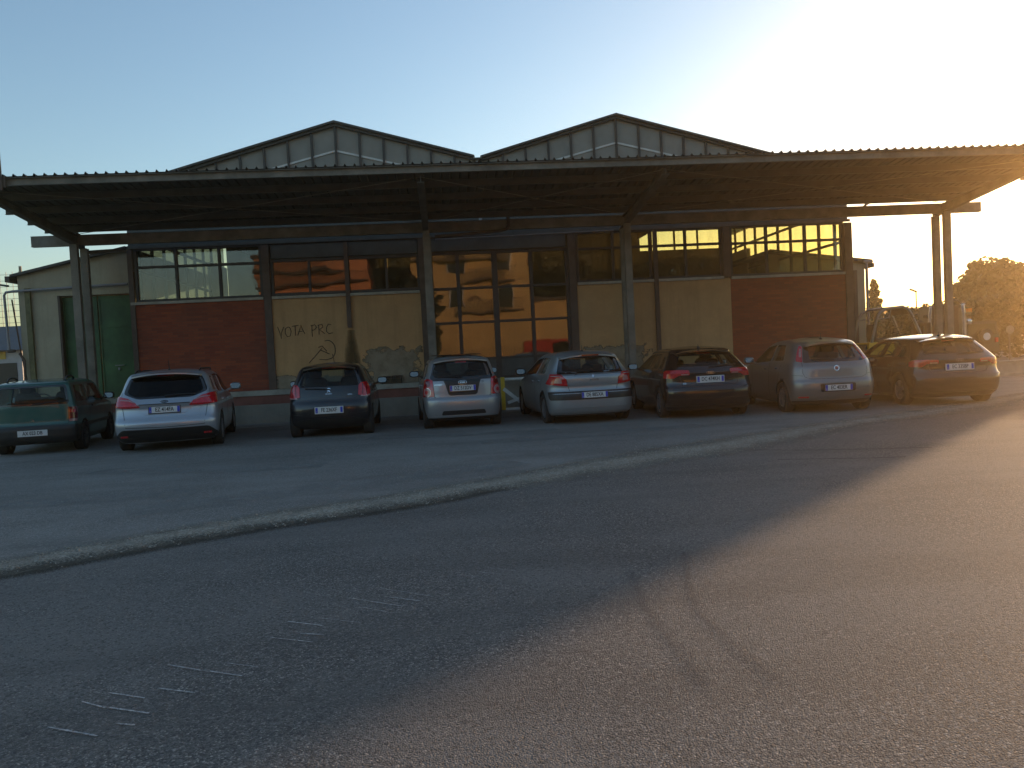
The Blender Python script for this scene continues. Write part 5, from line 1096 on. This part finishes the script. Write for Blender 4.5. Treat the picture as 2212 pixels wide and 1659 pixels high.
def forklift(loc, yaw, body, lbl, mast, cover, mirror_x=1):
    """origin on the ground in the middle; +x forward (towards the forks)"""
    f = empty('forklift', (loc[0], loc[1], 0), yaw, label=lbl, cat='forklift', group='forklifts parked behind the cars')
    b = MB(); b.prism([(-1.05, .35), (-1.15, .75), (-1.10, 1.22), (-.30, 1.22), (-.25, .95), (.55, .80), (.75, 1.02), (.92, 1.02), (.95, .35)], 'y', -.55, .55); b.build('body', body, f)
    b = MB(); b.prism([(-1.25, .40), (-1.28, 1.0), (-1.152, 1.18), (-1.152, .40)], 'y', -.52, .52); b.build('counterweight', M['black'], f)
    b = MB()
    for s_ in (-1, 1):
        b.tube([(-.98, s_*.48, 1.2), (-.78, s_*.48, 1.95), (-.66, s_*.48, 2.12), (-.45, s_*.46, 2.22), (.10, s_*.46, 2.26), (.26, s_*.46, 2.18), (.36, s_*.48, 2.02), (.82, s_*.50, .98)], .045, 8)
        b.tube([(-.30, s_*.46, 2.20), (-.38, s_*.47, 1.95), (-.60, s_*.48, 1.93), (-.80, s_*.48, 1.93)], .022, 6)
    b.build('overhead_guard', M['guard'], f, 50)
    b = MB()
    for x, z in ((-.45, 2.22), (-.2, 2.245), (.08, 2.262)): b.tube([(x, -.46, z), (x, .46, z)], .02, 6)
    b.build('guard_bars', M['black'], f, 50)
    if cover: MB().prism([(-.55, 2.20), (.10, 2.30), (.27, 2.205), (.36, 2.04), (.34, 2.03), (.25, 2.185), (.09, 2.27), (-.55, 2.18)], 'y', -.47, .47).build('roof_cover', M['rust'], f)
    b = MB(); b.rbox((-.42, 0, 1.18+.10), (.52, .5, .14), .5); b.rbox((-.66, 0, 1.52), (.12, .46, .52), .5); b.build('seat', M['cabin'], f, 50)
    b = MB(); c = Vector((.22, .0, 1.55)); b.tube([c+Vector((.05*math.cos(t), .17*math.sin(t), .16*math.cos(t)*.6)) for t in [2*math.pi*i/16 for i in range(17)]], .014, 6); b.tube([(.24, 0, 1.54), (.55, 0, .95)], .035, 8); b.build('steering_wheel', M['black'], f, 50)
    for s_ in (-1, 1):
        mt_ = MB(); mt_.rbox((.44, s_*.60, 1.96), (.07, .15, .12), .6); mt_.tube([(.40, s_*.49, 1.9), (.43, s_*.6, 1.93)], .012, 6); mt_.build('work_lamp', M['black'], f, 50)
        for x, r in ((-.75, .27), (.62, .33)):
            w_ = MB().lathe([(0, 0), (0, r*.55), (s_*.05, r*.6), (s_*.05, 0)], (x, s_*.47, r), 'y', 20).build('wheel', body, f, 40); MB().lathe([(-s_*.10, r*.55), (-s_*.10, r*.95), (-s_*.06, r), (s_*.06, r), (s_*.10, r*.95), (s_*.08, r*.55), (-s_*.10, r*.55)], (x, s_*.50, r), 'y', 24).build('tyre', M['rubber'], w_, 40)
    b = MB()
    for s_ in (-1, 1): b.ibeam((1.06, s_*.32, .08), (1.0, s_*.32, mast), .10, .14, .02, up=(1, 0, 0)); b.ibeam((1.16, s_*.22, .08), (1.10, s_*.22, mast-.02), .08, .12, .02, up=(1, 0, 0))
    for z in (.3, mast*.6, mast-.06): b.box(1.02, 1.10, -.34, .34, z-.05, z+.05)
    b.lathe([(-.05, 0), (-.05, .11), (.05, .11), (.05, 0)], (1.06, .14, mast-.03), 'y', 18); b.tube([(1.08, 0, .2), (1.05, 0, mast-.1)], .045, 8); mo = b.build('mast', M['rust'], f, 40)
    b = MB(); 
    for s_ in (-1, 1): b.box(1.24, 1.29, s_*.28-.06, s_*.28+.06, .06, .62); b.box(1.29, 2.2, s_*.28-.05, s_*.28+.05, .06, .10)
    b.build('fork', M['rust'], mo)
    return f
M['yellow_machine'] = plain('yellow_machine_paint', (0.60, 0.40, 0.02), .5, var=.25, scale=4); M['grey_machine'] = plain('dark_machine_paint', (0.06, 0.05, 0.03), .5, var=.3, scale=4)
pa = at(1925, 720, 23.6); forklift((pa.x, 23.6), R(4), M['yellow_machine'], 'yellow forklift with a curved driver guard and slanted posts behind the rightmost car', 1.75, True)
pb = at(2008, 720, 25.0); forklift((pb.x+.62, 25.0), R(234), M['grey_machine'], 'dark forklift with a tall mast seen behind the right pair of canopy posts', 2.25, False)
b_ = MB(); pp = at(2078, 690, 24.0); 
tk = empty('tractor_unit', label='dark industrial tractor with an orange side lamp right of the canopy posts', cat='tractor')
b = MB(); X0, X1 = at(2035, 700, 28.0).x, at(2085, 700, 28.0).x; zt = at(2060, 658, 28.0).z
b.prism([(X0, .5), (X1+.1, .5), (X1+.12, 1.2), (X1-.05, zt-.1), (X1-.22, zt), (X0, zt)], 'y', 28.0, 29.4); b.build('cab', M['grey_machine'], tk)
b = MB(); b.tube([(X0-.1, 28.05, zt-.2), (X0, 28.05, zt+.08), (X0+.15, 28.05, zt+.15), (X1-.25, 28.05, zt+.15), (X1-.1, 28.05, zt+.02)], .03, 8); b.build('roll_bar', M['black'], tk, 50)
MB().box(X1+.13, X1+.30, 28.02, 28.15, at(0, 0, 1).z*0+at(2090, 672, 28.0).z-.05, at(2090, 672, 28.0).z+.10).build('indicator_lamp', M['amber'], tk)
MB().rbox((X1+.22, 28.1, at(2086, 695, 28.0).z), (.2, .14, .2), .7).build('headlamp', M['chrome'], tk, 50); MB().rbox((X1, 28.1, zt-.02), (.16, .12, .1), .7).build('work_lamp', M['chrome'], tk, 50)
for y in (28.1, 29.2):
    for x in (X0+.1, X1-.2): MB().lathe([(-.1, 0), (-.12, .3), (-.10, .42), (.10, .42), (.12, .3), (.1, 0)], (x, y, .42), 'y', 22).build('wheel', M['rubber'], tk, 40)
rebase(tk, ((X0+X1)/2, 26, 0))

def tree(name, base, height, crown, label, cat='tree', trunk_r=.22, nclump=60, leaf_n=60, leaf_s=.14, mat='leaf', shape='round', seed=1, group=None, trunk_h=.35):
    rr = random.Random(seed); root = empty(name, (base[0], base[1], 0), 0, label=label, cat=cat, group=group); b = MB()
    H = height; b.tube([(0, 0, -.1), (.05, 0, H*trunk_h*.5), (-.05, .04, H*trunk_h), (.0, .0, H*.7)], 0, 9, radii=[trunk_r*1.3, trunk_r, trunk_r*.8, trunk_r*.25])
    cl = []
    for i in range(nclump):
        if shape == 'cone':
            z = H*(.12+.86*rr.random()); r = crown*(1-z/H)**.8*rr.uniform(.5, 1.05); a = rr.uniform(0, 6.28); c = Vector((r*math.cos(a), r*math.sin(a), z)); s = .13+.22*(1-z/H)*crown*.5
        else:
            while True:
                v = Vector((rr.uniform(-1, 1), rr.uniform(-1, 1), rr.uniform(-1, 1)))
                if .35 < v.length < 1: break
            zc_ = H*(trunk_h+1)/2; c = Vector((v.x*crown, v.y*crown, zc_+v.z*(H-zc_)*.93)); s = crown*rr.uniform(.16, .34)
        cl.append((c, s))
    for c, s in cl[::3]:
        z0 = min(c.z*.75, H*.6); b.tube([(0, 0, z0), tuple(Vector((c.x*.5, c.y*.5, (z0+c.z)/2+.05))), tuple(c)], 0, 5, radii=[trunk_r*.35, trunk_r*.2, .02])
    b.build('trunk', M['bark'], root, 50)
    vs = []; fs = []
    for c, s in cl:
        for j in range(leaf_n):
            d = Vector((rr.gauss(0, 1), rr.gauss(0, 1), rr.gauss(0, .8))).normalized()*s*rr.random()**.45; p = c+d
            a = Vector((rr.gauss(0, 1), rr.gauss(0, 1), rr.gauss(0, 1))).normalized()*leaf_s*rr.uniform(.6, 1.3); e = a.cross(Vector((rr.gauss(0, 1), rr.gauss(0, 1), rr.gauss(0, 1)))).normalized()*a.length*.55
            i = len(vs); vs += [tuple(p-a), tuple(p+e), tuple(p+a), tuple(p-e)]; fs.append((i, i+1, i+2, i+3))
    me = bpy.data.meshes.new('crown'); me.from_pydata(vs, [], fs); link('crown', me, M[mat], root)
    return root
def tree_at(name, px, ytop, Y, wpx, label, **kw):
    p = at(px, 720, Y); z = at(px, ytop, Y).z; return tree(name, (p.x, Y), z, wpx/1726*Y/2, label, **kw)
g_ = 'trees beyond the yard on the right'
tree_at('broadleaf_tree', 2158, 556, 52, 178, 'big round dark tree against the low sun beyond the right canopy posts', nclump=170, leaf_n=130, leaf_s=.20, trunk_r=.35, seed=3, trunk_h=.16, group=g_)
tree_at('broadleaf_tree', 2262, 610, 50, 130, 'dark tree at the right edge of the view beside the big round tree', nclump=90, leaf_n=110, leaf_s=.17, seed=5, trunk_h=.1, group=g_)
tree_at('conifer_tree', 1891, 604, 46, 62, 'narrow ragged conifer between the vent pipe and the yellow forklift', nclump=170, leaf_n=40, leaf_s=.10, mat='needle', shape='cone', seed=8, group=g_, trunk_r=.15)
tree_at('small_tree', 1932, 688, 50, 44, 'low loose tree seen through the guard of the yellow forklift', nclump=40, leaf_n=70, leaf_s=.14, seed=9, trunk_h=.2, group=g_, trunk_r=.1)
# hedge and far greenery
def bushes(name, pts, Y0, n, s, label, seed, mat='leaf', cat='hedge'):
    rr = random.Random(seed); vs = []; fs = []
    for (xa, ya, za), (xb, yb, zb) in zip(pts[:-1], pts[1:]):
        for i in range(n):
            t = rr.random(); top = za+(zb-za)*t; x = xa+(xb-xa)*t+rr.gauss(0, .15); y = ya+(yb-ya)*t+rr.uniform(-.8, .8); z = top*(rr.random()**.6)+rr.gauss(0, .08)
            a = Vector((rr.gauss(0, 1), rr.gauss(0, 1), rr.gauss(0, 1))).normalized()*s; e = a.cross(Vector((rr.gauss(0, 1), rr.gauss(0, 1), rr.gauss(0, 1)))).normalized()*s*.6; p = Vector((x, y, max(z, .05)))
            k = len(vs); vs += [tuple(p-a), tuple(p+e), tuple(p+a), tuple(p-e)]; fs.append((k, k+1, k+2, k+3))
    me = bpy.data.meshes.new(name); me.from_pydata(vs, [], fs); o = link(name, me, M[mat]); return tag(o, label, cat, kind='stuff')
bushes('hedge', [(21.5, 37, 2.4), (27, 37, 3.0), (34, 37, 3.2), (46, 37, 3.4)], 37, 9000, .13, 'dense dark hedge below the trees on the right', 4)
bushes('far_greenery', [(20, 120, 3), (60, 120, 5), (110, 120, 5)], 120, 2500, .6, 'low far-off greenery on the horizon', 6, cat='greenery')
bushes('far_greenery', [(-110, 130, 4), (-60, 120, 3), (-25, 120, 3)], 120, 2500, .6, 'low far-off greenery on the horizon at the left', 7, cat='greenery')
lw = empty('low_wall', label='low pale concrete wall with a capping at the right edge of the yard', cat='wall'); b = MB(); p = at(2150, 812, 23.2)
b.box(p.x, p.x+14, 23.2, 23.5, 0, .40); b.build('wall', plain('pale_concrete', (.36, .33, .28), .9, var=.2, scale=2), lw); MB().box(p.x-.05, p.x+14.1, 23.15, 23.55, .402, .46).build('capping', M['ledge'], lw); MB().box(p.x-.2, p.x+14.1, 22.75, 22.95, 0, .10).build('kerb', M['ledge'], lw); rebase(lw, (p.x, 23.3, 0))
p = at(1979, 640, 60); sl = empty('street_lamp', label='slim far street lamp with one small head above the yellow forklift', cat='street lamp'); b = MB(); zt = at(1979, 629, 60).z; b.tube([(p.x, 60, 0), (p.x, 60, zt)], .05, 6); b.build('pole', M['steel'], sl, 50); MB().bar((p.x+.05, 60, zt-.05), (p.x-.50, 60, zt+.18), .14, .12).build('lamp_head', M['black'], sl); rebase(sl, (p.x, 60, 0))
sh = empty('far_shop', label='far pale building with a pink sign band, seen through the forklift guard', cat='building'); p0, p1 = at(1940, 700, 62), at(1992, 700, 62)
MB().box(p0.x, p1.x, 62, 70, 0, at(1965, 717, 62).z).build('wall', M['white'], sh); zs0, zs1 = at(1965, 717, 62).z, at(1965, 698, 62).z
MB().box(p0.x-.1, p1.x+.1, 61.8, 70, zs0+.01, zs1).build('sign_band', plain('pink_sign', (.45, .16, .14), .6), sh); place_text('sign_lettering', '⊂⊃ Iso   ill'.replace('⊂⊃', 'O'), (zs1-zs0)*.7, ((p0.x+p1.x)/2, 61.77, (zs0+zs1)/2), (1, 0, 0), (0, 0, 1), M['rust'], sh, .02, 1.0); rebase(sh, ((p0.x+p1.x)/2, 64, 0))
jp = build_car(dict(sp, side_strips=[], extras=[], rear_parts=sp['rear_parts'][:1], rear_gaps=[], paint=darkblue, plate=(0, .42, '', False)), 'parked_car', (at(2120, 730, 33).x, 33), R(-20), 'dark boxy vehicle far behind, beside the hedge right of the tractor', None)[0] if False else None
jr = empty('off_road_car', label='dark boxy off-road car with a spare wheel, far back beside the hedge', cat='car'); p = at(2120, 735, 34); x = p.x
b = MB(); b.prism([(x-.85, .45), (x+.85, .45), (x+.85, 1.15), (x+.72, 1.75), (x+.62, 1.82), (x-.62, 1.82), (x-.72, 1.75), (x-.85, 1.15)], 'y', 34, 38); b.build('body', M['black'], jr)
MB().prism([(x-.72, 1.2), (x+.72, 1.2), (x+.62, 1.68), (x-.62, 1.68)], 'y', 33.97, 33.99).build('rear_window', M['gloss_black'], jr)
MB().lathe([(0, 0), (0, .2), (-.02, .33), (-.16, .33), (-.18, .2), (-.18, 0)], (x+.1, 33.95, 1.12), 'y', 24).build('spare_wheel', M['rubber'], jr, 40); MB().lathe([(0, 0), (0, .17), (-.01, .17), (-.01, 0)], (x+.1, 33.765, 1.12), 'y', 20).build('wheel_cover', M['white'], jr)
for xx in (x-.7, x+.7):
    MB().box(xx-.07, xx+.07, 33.95, 33.99, .85, 1.05).build('tail_light', M['lamp_red'], jr)
    for yy in (34.7, 37.2): MB().lathe([(-.12, 0), (-.12, .34), (.12, .34), (.12, 0)], (xx, yy, .34), 'x', 22).build('wheel', M['rubber'], jr, 40)
rebase(jr, (x, 36, 0))
rs = empty('road_sign', label='small round road sign on a post in front of the hedge', cat='sign'); p = at(2180, 712, 31); b = MB(); MB().tube([(p.x, 31, 0), (p.x, 31, p.z+.1)], .03, 6).build('post', M['steel'], rs, 50)
MB().lathe([(0, 0), (0, .17), (-.02, .17), (-.02, 0)], (p.x, 30.96, p.z), 'y', 24).build('sign_face', M['steel_b'], rs); rebase(rs, (p.x, 31, 0))

# ================================================================ LEFT BACKGROUND
lh = empty('low_house', label='low white house with a grey roof at the far left edge', cat='house'); Yh = 34
xa, xb = at(-90, 760, Yh).x, at(46, 760, Yh).x; z0 = at(20, 757, Yh).z; z1 = at(20, 714, Yh).z
b = MB(); b.box(xa, xb, Yh, Yh+7, 0, z0); b.build('wall', plain('white_blocks', (.42, .42, .42), .85, var=.15, scale=3), lh)
MB().prism([(Yh-.4, z0), (Yh+7.4, z0), (Yh+5.5, z1+.5), (Yh+3.0, z1+.35)], 'x', xa-.3, xb+.3).build('roof', plain('slate_grey_roof', (.085, .09, .105), .7, var=.15, scale=3), lh)
q = at(6, 768, Yh); MB().box(q.x-.5, q.x+.12, Yh-.03, Yh-.004, q.z-.15, q.z+.15).build('window', plain('lit_window_yellow', (.55, .38, .08), .6), lh)  # light of the window is put into the yellow base colour
q = at(8, 815, Yh); MB().box(q.x-.9, q.x+.55, Yh-.04, Yh-.006, 0, at(8, 785, Yh).z).build('garage_opening', M['black'], lh); rebase(lh, ((xa+xb)/2, Yh+3, 0))
mf = empty('sports_fence', label='very tall wire mesh fence with thin posts behind the annex at the far left', cat='fence'); Yf = 42; xa, xb = at(-120, 650, Yf).x, at(100, 650, Yf).x; zt = at(20, 587, Yf).z
b = MB(); x = xa
while x < xb: b.bar((x, Yf, 0), (x, Yf, zt), .018, .018); x += .30
z = .3
while z < zt: b.bar((xa, Yf, z), (xb, Yf, z), .018, .018); z += .30
b.build('mesh', M['pvc'], mf)
for px in (-110, 45): x = at(px, 600, Yf).x; MB().tube([(x, Yf, 0), (x, Yf, zt+.25)], .07, 8).build('post', M['steel_b'], mf, 50)
rebase(mf, ((xa+xb)/2, Yf, 0))
p0 = at(-60, 590, 24); p1 = Vector((-12.02*K, (YA+.1)*K, 4.20*K)); cyl('overhead_cable', [p0, p0.lerp(p1, .5)-Vector((0, 0, .12)), p1], .025, M['rubber'], label='black overhead cable running to the corner of the annex', cat='cable')

# ================================================================ STREET BEHIND THE CAMERA (seen in the panes, lit by the low sun)
def facade_house(name, x0, x1, y, depth, h, wall, label, wins, roofm=None, balcony=None):
    r = empty(name, label=label, cat='building'); MB().box(x0, x1, y-depth, y, 0, h).build('wall', wall, r)
    MB().box(x0-.4, x1+.4, y-depth-.4, y+.5, h+.005, h+.35).build('roof', roofm or M['rust'], r)
    for (a, c, z0, z1) in wins:
        w_ = MB().box(a, c, y+.004, y+.03, z0, z1).build('window', M['gloss_black'], r); MB().box(a-.12, a-.01, y+.004, y+.06, z0-.05, z1+.05).box(c+.01, c+.12, y+.004, y+.06, z0-.05, z1+.05).build('window_frame', M['white'], w_)
    for (a, c, z0) in (balcony or []):
        bb_ = MB().box(a, c, y+.004, y+1.1, z0-.18, z0).build('balcony', M['rust'], r); q = MB(); x = a
        while x < c: q.box(x, x+.03, y+1.06, y+1.09, z0, z0+1.0); x += .14
        q.box(a, c, y+1.04, y+1.11, z0+1.0, z0+1.05); q.build('railing', M['rust'], bb_)
    rebase(r, ((x0+x1)/2, y-depth/2, 0)); return r
M['ochre'] = plain('ochre_render', (.62, .40, .17), .9, var=.12, scale=.8); M['salmon'] = plain('salmon_render', (.60, .25, .12), .9, var=.12, scale=.8)
facade_house('ochre_house', -2.2, 7.2, -24, 9, 10.6, M['ochre'], 'tall ochre house with balconies behind the camera', [(0.6, 1.8, 5.2, 7.0), (4.6, 5.8, 5.2, 7.0), (.6, 1.8, 8.2, 9.6), (4.6, 5.8, 8.2, 9.6)], balcony=[(2.2, 6.2, 7.4), (2.2, 6.8, 4.9), (-2.2, 5.6, 9.3)])  # topmost balcony is added as a dark band for the pane reflections
facade_house('low_ochre_wing', 7.3, 17, -25, 7, 5.6, M['ochre'], 'low ochre wing with a brown roof beside the tall ochre house', [(12.5, 13.8, 2.2, 4.2)])
facade_house('salmon_house', -15.2, -6.2, -26, 9, 10.3, M['salmon'], 'salmon rendered block behind the camera on the left', [(-9, -8, 3, 4.6)], balcony=[(-15.2, -6.2, 7.9), (-15.2, -8, 9.1)])  # long balconies are added to give dark bands in the reflected wall
tree('broadleaf_tree', (-1.6, -17), 7.6, 1.9, 'dark bushy tree in front of the ochre house behind the camera', nclump=60, leaf_n=60, leaf_s=.2, seed=12, trunk_h=.1)
rv = empty('red_van', label='red van parked by the fence behind the camera', cat='van'); b = MB(); b.prism([(5.2, .35), (9.2, .35), (9.3, 1.0), (8.7, 1.2), (8.2, 2.0), (5.25, 2.1)], 'y', -12.9, -11.1); b.build('body', plain('red_paint', (.45, .03, .02), .35, coat=.5), rv)
MB().prism([(7.2, 1.2), (8.55, 1.2), (8.15, 1.85), (7.2, 1.9)], 'y', -11.09, -11.07).build('side_window', M['gloss_black'], rv)
for x in (6.0, 8.4):
    for y in (-11.25, -12.75): MB().lathe([(-.1, 0), (-.1, .33), (.1, .33), (.1, 0)], (x, y, .33), 'y', 20).build('wheel', M['rubber'], rv, 40)
rebase(rv, (7.2, -12, 0))
fn = empty('iron_fence', label='dark iron railing along the street behind the camera', cat='fence'); b = MB(); x = -12
while x < 18: b.box(x, x+.03, -18.02, -17.99, 0, 1.9); x += .16
b.build('railing', M['black'], fn); rebase(fn, (3, -18, 0))
# added block out of view: its shadow keeps the car park in the shade
facade_house('added_shade_block', 44.4, 47.25, 57, 7, 12.5, M['cream'], 'narrow block added out of view far to the right to shade the car park', [(45.2, 46.4, 3, 4.5), (45.2, 46.4, 6, 7.5), (45.2, 46.4, 9, 10.5)])
bushes('added_screen_hedge', [(-26, -15, 5.6), (-14, -15, 5.6), (-8.5, -15, 5.0), (-3.4, -15, 3.0)], -15, 5000, .2, 'dark hedge added behind the camera to keep orange out of the car reflections', 21)  # added to block the salmon wall from reflections in the cars
bushes('added_dark_trees', [(-7.5, -38, 15), (4, -38, 16), (18, -38, 15.5), (40, -38, 15)], -38, 9000, .5, 'tall row of dark trees added behind the camera to darken the pane reflections', 22, cat='trees')  # added backdrop, replaces pale sky in the window reflections
# ================================================================ AIR
mt = bpy.data.materials.new('glare_veil'); mt.use_nodes = True; n = mt.node_tree; n.nodes.clear()
pv = N(n, 'ShaderNodeVolumePrincipled'); pv.inputs['Color'].default_value = (1.0, 0.74, 0.40, 1); pv.inputs['Density'].default_value = 0.0017; pv.inputs['Anisotropy'].default_value = 0.82
ou = N(n, 'ShaderNodeOutputMaterial'); n.links.new(pv.outputs[0], ou.inputs['Volume'])
tag(MB().box(-130, 140, -45, 150, -1, 14).build('glare_veil', mt), 'added warm veil over the yard in place of lens glare', 'glare_veil', kind='stuff')  # added volume, its warm veil stands in for lens glare
scene.cycles.volume_step_rate = 4; scene.cycles.volume_bounces = 0
